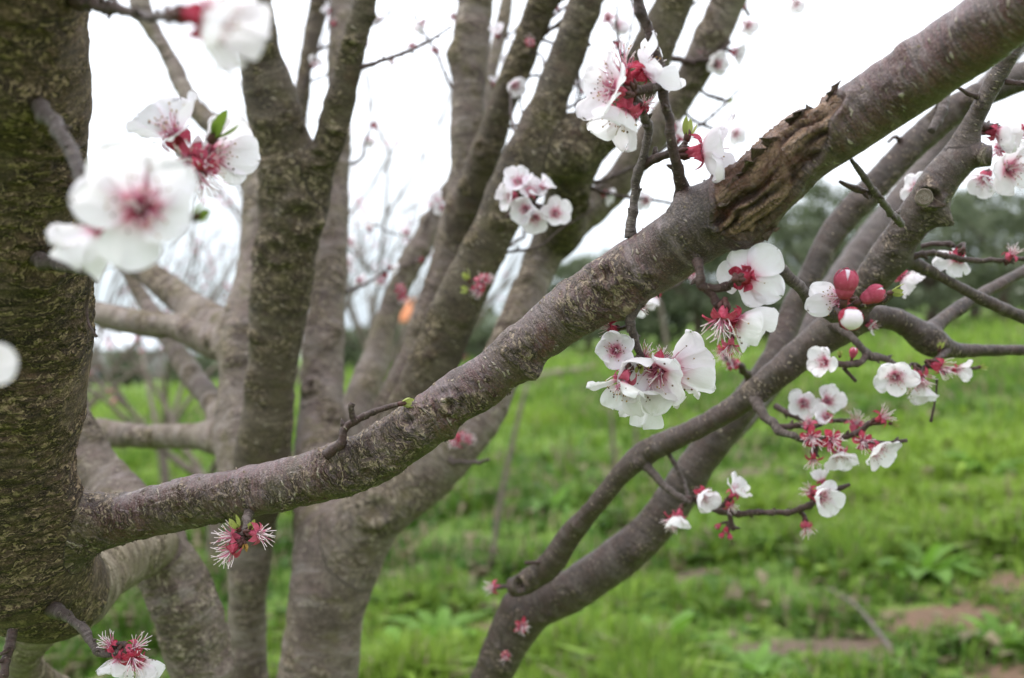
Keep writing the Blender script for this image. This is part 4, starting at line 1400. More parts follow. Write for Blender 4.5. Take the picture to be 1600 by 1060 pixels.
def stamen_mesh(seed, n, lo, hi, spread, thick, anth):
    r = np.random.default_rng(seed)
    b = Bag()
    for i in range(n):
        a = i * 2.39996 + r.uniform(-0.2, 0.2)
        f = (i + 0.5) / n
        th = spread * math.sqrt(f) + r.uniform(-0.08, 0.08)
        L = r.uniform(lo, hi) * (1 - 0.15 * f)
        d = np.array([math.cos(a) * math.sin(th), math.sin(a) * math.sin(th), math.cos(th)])
        p0 = np.array([math.cos(a) * 0.0018 * f, math.sin(a) * 0.0018 * f, -0.0012])
        bend = r.normal(0, 0.0013, 3)
        pts = spline([p0, p0 + d * L * 0.5 + bend, p0 + d * L + bend * 0.4 + np.array([math.cos(a), math.sin(a), 0]) * 0.0008], 3)
        h = int(len(pts) * 0.6) + 1
        b.tube(pts[:h], np.linspace(thick * 1.1, thick, h), 5, m=1 if r.random() < 0.8 else 0, cap=False)
        b.tube(pts[h - 1:], np.linspace(thick, thick * 0.85, len(pts) - h + 1), 5, m=0, cap=False)
        if r.random() < anth:
            e_ = pts[-1]
            s_ = 0.00042 * r.uniform(0.8, 1.25)
            o8 = np.array([(1, 0, 0), (-1, 0, 0), (0, 1, 0), (0, -1, 0), (0, 0, 1.3), (0, 0, -1.3)]) * s_ + e_
            b.add(o8, t=[[0, 2, 4], [2, 1, 4], [1, 3, 4], [3, 0, 4], [2, 0, 5], [1, 2, 5], [3, 1, 5], [0, 3, 5]], m=2 if r.random() < 0.55 else 3)
    b.tube([(0, 0, -0.002), (0, 0, 0.006), (0.0004, 0, hi * 0.95)], [0.0004, 0.0003, 0.00025], 6, m=0)
    return b.mesh('stamens', [M['filament'], M['filpink'], M['anther'], M['antherd']], smooth=False)


CAL = [calyx_mesh(30 + i, 1.1 + 0.35 * (i % 3)) for i in range(4)]
CALS = [calyx_mesh(40 + i, 0.75 + 0.5 * (i % 3), 1.12) for i in range(4)]
STA = [stamen_mesh(50 + i, 24, 0.0075, 0.0115, 0.78, 0.00020, 0.95) for i in range(3)]
STS = [stamen_mesh(60 + i, 22, 0.0085, 0.0130, 0.80, 0.00024, 0.25) for i in range(3)]


def bud_mesh(seed, white):
    b = Bag()
    n = 10
    prof = [(0.0004, -0.0060), (0.0022, -0.0056), (0.0034, -0.0036), (0.0040, -0.0012), (0.0034, 0.0004)]
    lathe(b, prof, 14, 0, 0.03, seed)
    pr = [(0.0046 * math.sin(math.pi * (0.10 + 0.90 * i / n)), 0.0020 - 0.0046 * math.cos(math.pi * (0.10 + 0.90 * i / n))) for i in range(n + 1)]
    lathe(b, pr, 16, 2, 0.02, seed + 1)
    for k in range(5):
        a0 = k * 2 * math.pi / 5
        v, q = [], []
        top = 0.86 if not white else 0.60
        for j in range(7):
            f = j / 6
            ang = math.pi * (0.18 + (top - 0.18) * f)
            gr_ = 0.0049 + 0.0003 * (1 - f)
            R_, z = gr_ * math.sin(ang), 0.0020 - gr_ * math.cos(ang) + (0.0006 * f if not white else 0)
            w = 0.70 * (1 - f ** 3.5 * 0.75)
            for u in (-1, -0.5, 0, 0.5, 1):
                aa = a0 + u * w
                v.append((R_ * math.cos(aa), R_ * math.sin(aa), z))
        for j in range(6):
            for i in range(4):
                p = j * 5 + i
                q.append((p, p + 1, p + 6, p + 5))
        b.add(v, q, m=0)
    b.tube([(0, 0, -0.010), (0, 0, -0.0075), (0, 0, -0.0052)], [0.0014, 0.0018, 0.0015], 8, m=1)
    return b.mesh('bud', [M['sepal'], M['scale'], M['petalw']])


BUD_RED = bud_mesh(70, False)
BUD_OPEN = bud_mesh(72, True)


def orient(axis, spin):
    z = Vector((axis[0], -axis[2], axis[1])).normalized()
    q = z.to_track_quat('Z', 'Y')
    return (q.to_matrix() @ Matrix.Rotation(spin, 3, 'Z')).to_4x4()


BN = [0]


def blossom(T, px, py, d, axis, kind='open', sc=1.0, petals=(0, 1, 2, 3, 4), el=16, spin=None, att=None, odd=None):
    """axis: where the flower looks, as (right, up, towards the camera)"""
    BN[0] += 1
    r = random.Random(500 + BN[0])
    spin = r.uniform(0, 6.28) if spin is None else spin
    mt = Matrix.Translation(Vector(P(px, py, d))) @ orient(axis, spin) @ Matrix.Scale(sc, 4)
    if kind in ('open', 'half'):
        o = obj('blossom', r.choice(CAL))
    elif kind == 'spent':
        o = obj('spent_blossom', r.choice(CALS))
    else:
        o = obj('bud', BUD_OPEN if kind == 'budw' else BUD_RED)
    o.matrix_world = mt
    T.add(o)
    if kind in ('open', 'half', 'spent'):
        s = obj('stamens', r.choice(STS if kind == 'spent' else STA), o)
        s.matrix_parent_inverse = Matrix.Identity(4)
        s.matrix_local = Matrix.Rotation(r.uniform(0, 6), 4, 'Z')
    if kind in ('open', 'half'):
        for k in petals:
            p = obj('petal', r.choice(PET), o)
            e_ = math.radians(el + r.uniform(-9, 9) + (odd or {}).get(k, 0))
            p.matrix_local = (Matrix.Rotation(k * 2 * math.pi / 5 + r.uniform(-0.10, 0.10), 4, 'Z') @ Matrix.Translation((0, 0.0012, 0.0002 + 0.0002 * (k % 2)))
                              @ Matrix.Rotation(e_, 4, 'X') @ Matrix.Rotation(r.uniform(-0.16, 0.16), 4, 'Y') @ Matrix.Scale(r.uniform(0.93, 1.05), 4))
    if att is not None:
        base = mt @ Vector((0, 0, -0.0095))
        a = P(*att[:3])
        dd = np.array(base) - a
        if np.linalg.norm(dd) > 0.002:
            b = Bag()
            m_ = (a + np.array(base)) / 2 + np.array(mt.to_3x3() @ Vector((0, 0, -1))) * np.linalg.norm(dd) * 0.18
            b.tube(spline([a, m_, np.array(base)], 5), np.linspace(0.0017, 0.0014, 11) * (1 + 0.2 * np.sin(np.arange(11) * 2.4)), 8)
            T.add(obj('spur', b.mesh('spur', [M['twig']])))
    return o


def leafbud(T, px, py, d, axis, sc=1.0, n=4, mat='budgreen'):
    r = random.Random(900 + BN[0]); BN[0] += 1
    b = Bag()
    for k in range(n):
        a = k * 2.4
        L, W = 0.007 * r.uniform(0.7, 1.2), 0.0032
        v, q = [], []
        for j in range(6):
            f = j / 5
            w = W / 2 * math.sin(math.pi * min(1, f * 0.9 + 0.1)) ** 0.8
            for u in (-1, 0, 1):
                v.append((u * w, 0.0006 + L * f * 0.35 + abs(u) * w * 0.4, L * f))
        for j in range(5):
            for i in (0, 1):
                q.append((j * 3 + i, j * 3 + i + 1, j * 3 + i + 4, j * 3 + i + 3))
        R = Matrix.Rotation(a, 3, 'Z')
        b.add([tuple(R @ Vector(p)) for p in v], q, m=0)
    lathe(b, [(0.0004, -0.0022), (0.0013, -0.0018), (0.0015, 0.0), (0.0011, 0.0022), (0.0003, 0.003)], 8, 1)
    o = obj('leaf_bud', b.mesh('leaf_bud', [M[mat], M['scale']]))
    o.matrix_world = Matrix.Translation(Vector(P(px, py, d))) @ orient(axis, r.uniform(0, 6)) @ Matrix.Scale(sc, 4)
    T.add(o)
    return o


A, B_, Cc = treeA, treeB, treeC
# ---- nearest tree: twigs
twig(A, [(110, -12, .50, 20), (150, 8, .46, 11), (185, 14, .43, 8), (225, 26, .40, 7), (262, 27, .36, 7), (288, 28, .335, 8)])
twig(A, [(165, 12, .45, 4), (172, -2, .44, 3), (190, -20, .43, 2.5)], 'twigg')
twig(A, [(215, 24, .40, 4), (212, 14, .395, 5)], 'twig')
twig(A, [(35, 150, .54, 17), (75, 180, .49, 12), (100, 212, .46, 11), (122, 262, .44, 10), (140, 292, .42, 9), (165, 320, .40, 7), (205, 325, .388, 6)], 'twigg')
twig(A, [(40, 395, .585, 16), (75, 408, .565, 11), (110, 420, .55, 8), (143, 427, .54, 6)], 'twigg')
for e_ in ((158, 426), (152, 443), (149, 420)):
    twig(A, [(143, 427, .54, 4), ((143 + e_[0]) / 2, (427 + e_[1]) / 2 - 1, .54, 5), (*e_, .54, 1.5)], 'twig', 'twig', False)
twig(A, [(139, 425, .575, 2.0), (139, 455, .58, 1.6), (135, 475, .585, 2.5), (137, 500, .585, 2), (143, 515, .58, 2.2), (152, 527, .58, 3)], 'twig', 'twig', False)
twig(A, [(60, 300, .58, 10), (118, 290, .56, 8), (190, 282, .55, 7), (255, 265, .54, 7), (290, 248, .535, 7), (318, 238, .530, 6)])
twig(A, [(512, 712, .685, 10), (528, 695, .68, 7.5), (541, 672, .68, 6), (553, 660, .68, 5.5), (575, 648, .68, 5), (600, 638, .68, 4), (622, 632, .68, 3.8)])
twig(A, [(553, 660, .68, 5), (550, 645, .678, 5), (551, 630, .676, 4.5)])
leafbud(A, 627, 631, .68, (1, .15, .1), 1.25)
twig(A, [(388, 782, .712, 12), (388, 798, .700, 9), (388, 812, .689, 7), (387, 826, .682, 7), (384, 836, .677, 8)], 'twigg')
twig(A, [(384, 836, .675, 7), (372, 836, .675, 6), (366, 846, .675, 5)], 'twig')
leafbud(A, 372, 826, .670, (-.3, .8, .4), 1.3, 5)
leafbud(A, 391, 826, .670, (.3, .6, .6), .9, 4)
leafbud(A, 383, 849, .670, (.2, -1, .4), .8, 4, 'anther')
twig(A, [(70, 940, .76, 18), (100, 962, .72, 8), (118, 975, .70, 6.5), (134, 988, .69, 8), (141, 1005, .685, 6), (158, 1020, .68, 6), (180, 1020, .68, 7), (205, 1015, .68, 6)], 'twigg')
twig(A, [(20, 985, .72, 8), (14, 1020, .71, 7), (5, 1060, .70, 6), (-5, 1100, .7, 5)])
twig(A, [(14, 1015, .71, 4), (2, 1022, .70, 3), (-10, 1026, .7, 3)])
twig(A, [(988, 470, .66, 20), (986, 495, .66, 9), (988, 515, .66, 7), (994, 540, .665, 6), (1004, 560, .67, 4.5)], 'twigg')
twig(A, [(1090, 408, .625, 9), (1093, 425, .62, 6.5), (1095, 447, .62, 8), (1108, 452, .62, 6), (1122, 452, .62, 7), (1140, 446, .62, 7)])
twig(A, [(1104, 452, .62, 7), (1115, 464, .62, 6.5), (1121, 476, .62, 7.5), (1140, 484, .62, 5)])
twig(A, [(1150, 350, .63, 26), (1178, 378, .64, 15), (1200, 398, .645, 11), (1222, 424, .65, 10), (1250, 452, .655, 9), (1278, 478, .66, 11), (1306, 492, .66, 13), (1325, 488, .66, 9)], 'twigg')
twig(A, [(1306, 492, .66, 10), (1322, 482, .65, 8), (1345, 476, .64, 6), (1375, 468, .635, 7), (1395, 460, .63, 4)])
twig(A, [(1068, 345, .66, 17), (1064, 300, .642, 12), (1058, 262, .628, 8.5), (1050, 222, .62, 8), (1044, 180, .615, 7), (1036, 130, .61, 8), (1026, 85, .605, 7.5), (1012, 42, .60, 8), (998, 0, .595, 8), (985, -60, .59, 7)], 'twig')
twig(A, [(1034, 135, .61, 6), (1012, 138, .60, 7), (985, 140, .595, 7)], 'twig')
twig(A, [(985, 372, .66, 10), (986, 345, .66, 7.5), (990, 312, .66, 6.5), (1000, 272, .655, 7.5), (1008, 235, .65, 6.5), (1014, 200, .645, 7), (1004, 172, .635, 6.5), (988, 150, .625, 7), (985, 135, .615, 8)], 'twigg')
twig(A, [(1003, 262, .655, 6), (1020, 250, .65, 7), (1045, 240, .64, 6), (1068, 232, .635, 5), (1078, 236, .635, 5)], 'twig')
twig(A, [(1024, 248, .65, 5), (1024, 238, .65, 4.5), (1024, 230, .65, 3)], 'twig')
twig(A, [(1060, 235, .635, 3.5), (1072, 222, .635, 4.5)], 'twig')
leafbud(A, 1074, 214, .635, (.2, 1, .2), 1.6, 4, 'budgreen')
twig(A, [(1330, 250, .60, 3), (1345, 270, .605, 5), (1368, 302, .62, 5), (1388, 328, .65, 5), (1408, 350, .70, 6)], 'twigg')
twig(A, [(1312, 284, .61, 2.5), (1335, 296, .615, 5), (1352, 300, .618, 4), (1368, 303, .62, 4)], 'twig')

# ---- nearest tree: blossoms
blossom(A, 222, 326, .372, (.12, .02, 1), 'open', 1.52, el=10, spin=.35)
blossom(A, 156, 362, .395, (-.45, -.55, .15), 'open', 1.22, (1, 2, 3), el=22, att=(165, 322, .40))
blossom(A, 318, 30, .325, (1, -.22, .10), 'open', 1.18, el=26, odd={0: 12})
blossom(A, -56, 574, .33, (.35, .1, 1), 'open', 1.0, el=10, spin=.95)
blossom(A, 272, 210, .515, (-.28, .70, .62), 'open', 1.45, el=14, att=(318, 238, .530), spin=.2)
blossom(A, 330, 240, .53, (.80, .10, .45), 'open', 1.45, el=18, att=(318, 238, .530))
blossom(A, 300, 250, 0.505, (-.1, -.2, 1), 'spent', 1.2, att=(318, 238, .530))
blossom(A, 312, 272, 0.505, (.45, -.75, .35), 'spent', 1.3, att=(318, 240, .530))
blossom(A, 322, 256, 0.510, (.5, -.2, .8), 'spent', 1.1, att=(318, 240, .530))
leafbud(A, 334, 214, 0.505, (.6, .6, .3), 1.9, 4, 'leafgreen')
leafbud(A, 303, 340, .40, (.6, .2, .3), 1.2, 3, 'leafgreen')
blossom(A, 362, 838, .672, (-1, .25, .35), 'spent', 1.1, att=(382, 838, .675))
blossom(A, 360, 862, .668, (-.75, -.65, .35), 'spent', 1.1, att=(384, 842, .675))
blossom(A, 404, 834, .668, (1, -.05, .35), 'spent', 1.05, att=(388, 836, .675))
blossom(A, 188, 1028, .675, (-.2, -.9, .2), 'open', 1.0, el=26, att=(170, 1020, .68))
blossom(A, 212, 1012, .665, (.75, .45, .4), 'spent', 1.05, att=(195, 1018, .68))
blossom(A, 208, 1030, .66, (.55, -.65, .5), 'spent', 1.1, att=(195, 1018, .68))
blossom(A, 172, 1008, .68, (-.5, .6, .3), 'spent', .9, att=(172, 1020, .68))
blossom(A, 218, 1038, .685, (.65, -.7, -.2), 'open', 1.0, el=30, att=(205, 1016, .68))
# under the bough, the sharpest cluster
blossom(A, 962, 548, .665, (-.12, .0, 1), 'open', 1.02, el=20, spin=.25)
blossom(A, 952, 512, .685, (-.9, .1, .2), 'spent', .85, att=(984, 500, .66))
blossom(A, 996, 478, .675, (.9, .05, .25), 'spent', .85, att=(986, 490, .66))
blossom(A, 1030, 580, .662, (-.42, -.45, .75), 'open', 1.75, el=24, spin=.55, att=(1012, 566, .668))
blossom(A, 1050, 580, .675, (.70, .10, -.25), 'open', 1.75, (0, 1, 2, 3, 4), el=32, spin=1.25, att=(1025, 572, .672))
blossom(A, 974, 596, .652, (-.38, -.85, .40), 'open', 1.40, (0, 1, 2, 4), el=22, spin=2.4, att=(1000, 560, .662))
blossom(A, 1012, 612, .672, (.10, -.85, .30), 'open', 1.45, el=20, att=(1008, 570, .67))
blossom(A, 1008, 556, .672, (.4, .7, -.1), 'spent', .85, att=(1005, 565, .66))
blossom(A, 1032, 560, .668, (.3, .6, .2), 'spent', .8, att=(1015, 572, .66))
leafbud(A, 1000, 572, .655, (-.2, -.4, .8), 1.0, 4)
blossom(A, 1164, 434, .618, (.58, .12, -.78), 'open', 1.5, (0, 1, 2, 3, 4), el=16, spin=.9, att=(1142, 446, .62))
blossom(A, 1128, 500, .612, (-.20, -.90, .32), 'spent', 1.35, att=(1121, 482, .62))
blossom(A, 1150, 502, .618, (.80, -.35, .10), 'open', 1.45, (0, 1, 3, 4), el=30, spin=.3, att=(1135, 484, .62))
blossom(A, 1142, 540, .66, (-.1, -.9, .3), 'spent', .9)
# above the bough
blossom(A, 974, 110, .585, (-.45, .80, .35), 'spent', 1.45, att=(985, 140, .595))
blossom(A, 958, 140, .58, (-.85, .10, .50), 'open', 1.35, el=20, spin=3.6, att=(985, 142, .595))
blossom(A, 976, 172, .60, (-.30, -.85, .05), 'open', 1.5, (0, 2, 3, 4), el=24, att=(988, 150, .61))
blossom(A, 1004, 112, .61, (.75, .35, .20), 'open', 1.45, el=16, att=(988, 138, .60))
blossom(A, 985, 178, .62, (-.3, -.6, .4), 'spent', .9, att=(1000, 170, .632))
blossom(A, 1008, 165, .63, (.4, .3, .6), 'spent', .7, att=(1004, 172, .635))
blossom(A, 1096, 236, .63, (.94, .05, .35), 'open', 1.6, el=20, att=(1074, 235, .635))
# buds at the tip of the bough's lower twig
blossom(A, 1321, 446, .60, (0, .9, .35), 'budr', 1.45, att=(1322, 482, .65))
blossom(A, 1327, 497, .585, (.1, -.25, 1), 'budw', 1.42, att=(1322, 484, .64))
blossom(A, 1362, 462, .60, (.85, .45, .3), 'budr', 1.15, att=(1330, 482, .65))
blossom(A, 1312, 466, .625, (-.75, .0, .25), 'open', 1.15, (0, 1), el=45, spin=1.0, att=(1320, 484, .65))
leafbud(A, 1392, 458, .62, (.9, .2, .3), 1.2, 4)

# ---- right tree: twigs
twig(Cc, [(1300, 505, .90, 9), (1325, 522, .885, 6), (1347, 545, .88, 5.5), (1362, 558, .88, 7), (1385, 562, .88, 5), (1405, 575, .88, 4)], 'twigg')
twig(Cc, [(1355, 552, .88, 5), (1345, 566, .875, 5), (1325, 570, .87, 5), (1305, 568, .868, 5)], 'twig')
twig(Cc, [(1318, 575, .872, 3), (1337, 596, .875, 2.8)], 'twig')
twig(Cc, [(1478, 548, .93, 8), (1467, 560, .91, 4.5), (1452, 572, .90, 4.5), (1440, 577, .90, 4)], 'twig')
twig(Cc, [(1452, 572, .90, 4), (1475, 580, .90, 3.5), (1505, 577, .90, 3), (1528, 575, .90, 2.5)], 'twig')
twig(Cc, [(1464, 592, .90, 2.2), (1462, 620, .90, 1.5), (1456, 648, .90, 2), (1454, 660, .90, 2.5)], 'twig', 'twig', False)
twig(Cc, [(1172, 615, .95, 10), (1188, 638, .93, 8), (1202, 658, .92, 7), (1218, 672, .91, 7), (1240, 684, .90, 5), (1262, 688, .90, 5), (1290, 686, .90, 4.5)], 'twigg')
twig(Cc, [(1210, 665, .915, 4), (1232, 668, .91, 4.5), (1250, 666, .91, 4), (1268, 672, .905, 4)], 'twig')
twig(Cc, [(1212, 635, 1.0, 5), (1235, 648, .98, 4.5), (1262, 660, .96, 4)], 'twig')
twig(Cc, [(1262, 660, .96, 4), (1300, 658, .95, 3.5), (1328, 657, .945, 3)], 'twig')
twig(Cc, [(1290, 686, .90, 4.5), (1318, 683, .895, 4), (1342, 674, .89, 4.5), (1362, 664, .885, 4), (1385, 658, .88, 3)], 'twig')
twig(Cc, [(1342, 676, .89, 4), (1362, 690, .885, 4), (1390, 693, .88, 3.5), (1418, 688, .875, 3)], 'twig')
twig(Cc, [(1270, 690, .90, 4), (1276, 704, .90, 4.5), (1272, 712, .90, 5)], 'twig')
twig(Cc, [(1000, 722, 1.0, 10), (1020, 740, .985, 6.5), (1040, 762, .975, 5.5), (1062, 778, .965, 5), (1082, 786, .96, 4)], 'twigg')
twig(Cc, [(1040, 700, .99, 4), (1055, 728, .985, 3.5), (1068, 755, .98, 3.5), (1076, 780, .97, 3)], 'twigg')
twig(Cc, [(1070, 778, .965, 4), (1095, 782, .955, 5), (1120, 797, .945, 5.5), (1150, 803, .94, 5), (1185, 802, .935, 4.5), (1215, 800, .93, 4.5), (1245, 798, .925, 4.5), (1262, 790, .92, 5), (1290, 772, .915, 4.5), (1310, 764, .91, 4.5), (1328, 757, .91, 2.5)], 'twig')
twig(Cc, [(1140, 802, .94, 4), (1143, 818, .94, 4), (1148, 828, .94, 4)], 'twig')
twig(Cc, [(1125, 798, .945, 4), (1133, 786, .945, 4), (1140, 782, .945, 4)], 'twig')
twig(Cc, [(1248, 798, .925, 3.5), (1256, 806, .925, 4), (1258, 814, .925, 4.5)], 'twig')
twig(Cc, [(1415, 404, .86, 6), (1450, 396, .86, 4.5), (1480, 400, .865, 4.5), (1530, 408, .87, 4), (1570, 407, .875, 3.5), (1640, 405, .88, 3.5)], 'twig')
twig(Cc, [(1440, 385, .9, 4), (1465, 380, .9, 4), (1490, 384, .9, 4)], 'twig')
twig(Cc, [(1455, 205, .85, 6), (1470, 175, .86, 8), (1478, 150, .87, 7), (1484, 120, .88, 6)], 'twigg')
twig(Cc, [(1489, 133, .79, 2.2), (1508, 143, .795, 3), (1527, 152, .80, 4)], 'twig')
twig(Cc, [(1572, 128, .79, 5), (1600, 132, .78, 4), (1640, 134, .77, 4)], 'twig')
twig(Cc, [(1528, 195, .82, 6), (1545, 198, .83, 6), (1560, 200, .84, 5)], 'twig')
twig(Cc, [(1388, 222, 1.05, 2.5), (1400, 214, 1.06, 3), (1415, 232, 1.07, 6)], 'twig')
twig(Cc, [(1472, 185, 1.05, 6), (1469, 168, 1.045, 6), (1468, 150, 1.04, 6)], 'twig')
twig(Cc, [(820, 880, 1.07, 3), (850, 878, 1.075, 3), (865, 870, 1.08, 4)], 'twig')
twig(Cc, [(775, 920, 1.11, 2.5), (800, 914, 1.11, 3)], 'twig')
twig(Cc, [(1130, 560, 1.0, 4), (1155, 570, 1.01, 5), (1172, 590, 1.04, 6), (1190, 600, 1.06, 6)], 'twig')
twig(Cc, [(1075, 432, 1.1, 3), (1045, 450, 1.08, 4), (1020, 462, 1.06, 3)], 'twig')

# ---- right tree: blossoms
blossom(Cc, 1289, 566, .862, (-.70, .10, .65), 'open', .98, el=22, att=(1306, 568, .868))
blossom(Cc, 1333, 552, .87, (.1, .9, .3), 'budr', .75, att=(1328, 570, .872))
leafbud(Cc, 1312, 556, .868, (-.2, .8, .4), .9)
blossom(Cc, 1398, 588, .865, (-.30, -.15, .95), 'open', 1.18, el=14, att=(1412, 572, .88))
blossom(Cc, 1420, 592, .87, (-.1, -.6, .6), 'spent', 1.2, att=(1440, 577, .90))
blossom(Cc, 1440, 590, .875, (.3, -.7, .5), 'spent', 1.15, att=(1442, 577, .90))
blossom(Cc, 1440, 602, .885, (-.05, -.95, .25), 'open', 1.05, el=32, att=(1445, 577, .90))
blossom(Cc, 1470, 574, .885, (.75, -.40, .45), 'spent', 1.3, att=(1455, 573, .90))
blossom(Cc, 1494, 578, .89, (.80, -.1, .4), 'open', .85, (0, 2, 3), el=40, att=(1482, 579, .90))
leafbud(Cc, 1530, 574, .90, (1, .1, .2), 1.1)
leafbud(Cc, 1468, 546, .90, (0, 1, .4), 1.1)
blossom(Cc, 1256, 630, .93, (-.25, .0, .95), 'open', 1.02, el=20, att=(1250, 654, .97))
blossom(Cc, 1292, 627, .935, (.15, .35, .9), 'open', 1.02, el=18, att=(1280, 660, .955))
blossom(Cc, 1292, 652, .915, (-.35, .20, .6), 'open', .95, (1, 2, 3), el=40, att=(1272, 668, .91))
blossom(Cc, 1268, 684, .885, (-.1, -.25, .95), 'spent', 1.25, att=(1266, 690, .90))
blossom(Cc, 1300, 688, .88, (.15, -.05, .98), 'spent', 1.3, att=(1292, 688, .90))
blossom(Cc, 1264, 662, .90, (-.5, .6, .4), 'spent', .9, att=(1266, 672, .905))
blossom(Cc, 1338, 662, .93, (0, .85, .45), 'spent', 1.25, att=(1330, 660, .945))
blossom(Cc, 1378, 652, .875, (.65, .5, .4), 'spent', 1.1, att=(1372, 660, .882))
leafbud(Cc, 1392, 662, .875, (.9, .0, .3), 1.1)
blossom(Cc, 1312, 706, .89, (.05, -.80, .45), 'open', 1.15, el=26, att=(1305, 690, .90))
blossom(Cc, 1348, 690, .885, (-.2, -.2, .9), 'spent', 1.15, att=(1345, 678, .89))
blossom(Cc, 1368, 702, .88, (.45, -.40, .70), 'open', 1.2, el=18, att=(1362, 690, .885))
blossom(Cc, 1271, 718, .895, (-.1, -.9, .3), 'spent', 1.0, att=(1272, 710, .90))
blossom(Cc, 1097, 772, .94, (.30, -.30, .75), 'open', 1.12, el=36, att=(1082, 784, .955))
blossom(Cc, 1060, 806, .955, (-.30, -.75, .35), 'open', 1.05, (0, 1, 4), el=22, att=(1072, 786, .965))
blossom(Cc, 1052, 812, .965, (-.55, -.75, .2), 'spent', 1.2, att=(1070, 788, .965))
blossom(Cc, 1147, 770, .935, (.50, .72, .25), 'open', 1.05, el=22, att=(1138, 784, .945))
blossom(Cc, 1141, 790, .935, (.4, -.5, .5), 'spent', .8, att=(1138, 784, .945))
for bx, by in ((1128, 836), (1140, 838), (1122, 822), (1134, 828)):
    blossom(Cc, bx, by, .935, ((bx - 1138) / 14, -.8, .4), 'budr', .52, att=(1144, 818, .94))
blossom(Cc, 1282, 776, .90, (.25, -.12, .90), 'open', 1.22, el=24, att=(1270, 786, .92))
blossom(Cc, 1266, 768, .91, (-.8, .35, .3), 'spent', .9, att=(1270, 784, .92))
blossom(Cc, 1284, 752, .92, (-.2, .9, -.2), 'open', .75, (0, 1, 2), el=30, att=(1276, 780, .92))
blossom(Cc, 1260, 824, .92, (.1, -.95, .3), 'spent', .95, att=(1258, 812, .925))
blossom(Cc, 1495, 402, .875, (-.1, -.40, -.60), 'open', 1.15, el=14, att=(1493, 388, .9))
blossom(Cc, 1580, 398, .87, (.3, .8, .3), 'spent', .95, att=(1572, 407, .875))
blossom(Cc, 1410, 432, .92, (.55, -.55, .30), 'open', 1.15, el=30, att=(1405, 412, .87))
blossom(Cc, 1431, 296, .90, (-.15, .0, 1), 'open', 1.05, el=18)
blossom(Cc, 1555, 208, .83, (.9, -.2, .3), 'open', 1.3, el=34, att=(1545, 198, .83))
blossom(Cc, 1576, 264, .86, (.05, -.1, 1), 'open', 1.5, el=16, spin=.2)
blossom(Cc, 1538, 278, .88, (-.5, -.6, .4), 'open', 1.1, el=30)
blossom(Cc, 1562, 234, .87, (-.5, -.2, .2), 'spent', 1.2)
blossom(Cc, 1600, 205, .84, (.9, .2, .3), 'open', 1.2, el=30)
blossom(Cc, 771, 918, 1.12, (-.8, .0, .5), 'spent', 1.1, att=(800, 914, 1.11))
blossom(Cc, 815, 978, 1.10, (.3, -.1, .9), 'spent', 1.1)
blossom(Cc, 790, 1025, 1.12, (0, .2, 1), 'spent', .9)
blossom(Cc, 1144, 568, 1.0, (-.4, .3, .7), 'spent', 1.2)
blossom(Cc, 1130, 550, 1.0, (-.5, -.6, .5), 'spent', 1.1)
blossom(Cc, 1024, 462, 1.05, (-.4, -.8, .3), 'open', .95, (0, 2, 3), el=40)
blossom(Cc, 1003, 474, 1.05, (-.4, -.9, .3), 'open', .9, (0, 2), el=40)
blossom(Cc, 1080, 430, 1.1, (.4, -.4, .6), 'spent', .9)
blossom(Cc, 1362, 508, .90, (.3, -.3, .8), 'open', .75, (0, 1), el=50)

# ---- middle tree: soft focus twigs and blossoms
twig(B_, [(795, 338, 1.2, 5), (818, 325, 1.12, 4.5), (838, 322, 1.08, 4.5), (858, 330, 1.06, 4)], 'twig')
for bx, by, ax in ((810, 285, (-.2, .4, .8)), (828, 300, (.4, .5, .7)), (822, 328, (-.4, -.2, .9)), (836, 340, (0, -.6, .7)), (868, 334, (.1, 0, 1)), (800, 308, (-.9, 0, .3)), (850, 292, (.5, .7, .3))):
    blossom(B_, bx, by, 1.06, ax, 'open', 1.12 if bx != 850 else .8, el=20, att=(832, 322, 1.08))
for bx, by, d, ax, s_ in ((752, 440, 1.18, (.2, .3, .9), 1.2), (746, 454, 1.18, (-.3, -.5, .8), 1.1), (762, 436, 1.18, (.8, .2, .4), .9), (626, 452, 1.66, (.2, .2, .9), 1.3), (630, 466, 1.66, (.2, -.8, .5), 1.2),
                          (722, 683, 1.24, (.5, .3, .7), 1.2), (712, 690, 1.24, (-.5, -.2, .8), 1.1), (733, 686, 1.24, (.8, .1, .5), 1.0), (828, 66, 1.30, (0, .1, 1), 1.1), (600, 430, 1.7, (-.5, .1, .7), .9)):
    blossom(B_, bx, by, d, ax, 'spent', s_)
leafbud(B_, 733, 438, 1.18, (-.5, .8, .3), 1.8); leafbud(B_, 733, 455, 1.18, (-.8, .2, .3), 1.6)
for bx, by, d, ax in ((686, 312, 1.7, (-.5, .4, .6)), (692, 325, 1.7, (-.3, -.2, .8)), (497, 372, 1.7, (0, -.3, 1)), (492, 385, 1.7, (.3, .3, .8)), (545, 380, 1.75, (.6, .2, .5)), (540, 412, 1.75, (.4, .1, .5)), (560, 438, 1.75, (.6, -.2, .6)), (595, 440, 1.75, (.2, .2, .9))):
    blossom(B_, bx, by, d, ax, 'open', 1.0, el=24)
twig(B_, [(565, 105, 1.1, 4), (590, 98, 1.12, 3), (630, 84, 1.16, 2.4), (665, 68, 1.2, 2), (705, 42, 1.25, 1.6)], 'twig')
twig(B_, [(690, 715, 1.28, 5), (715, 722, 1.25, 4), (745, 722, 1.22, 3), (765, 718, 1.2, 2)], 'twigg')

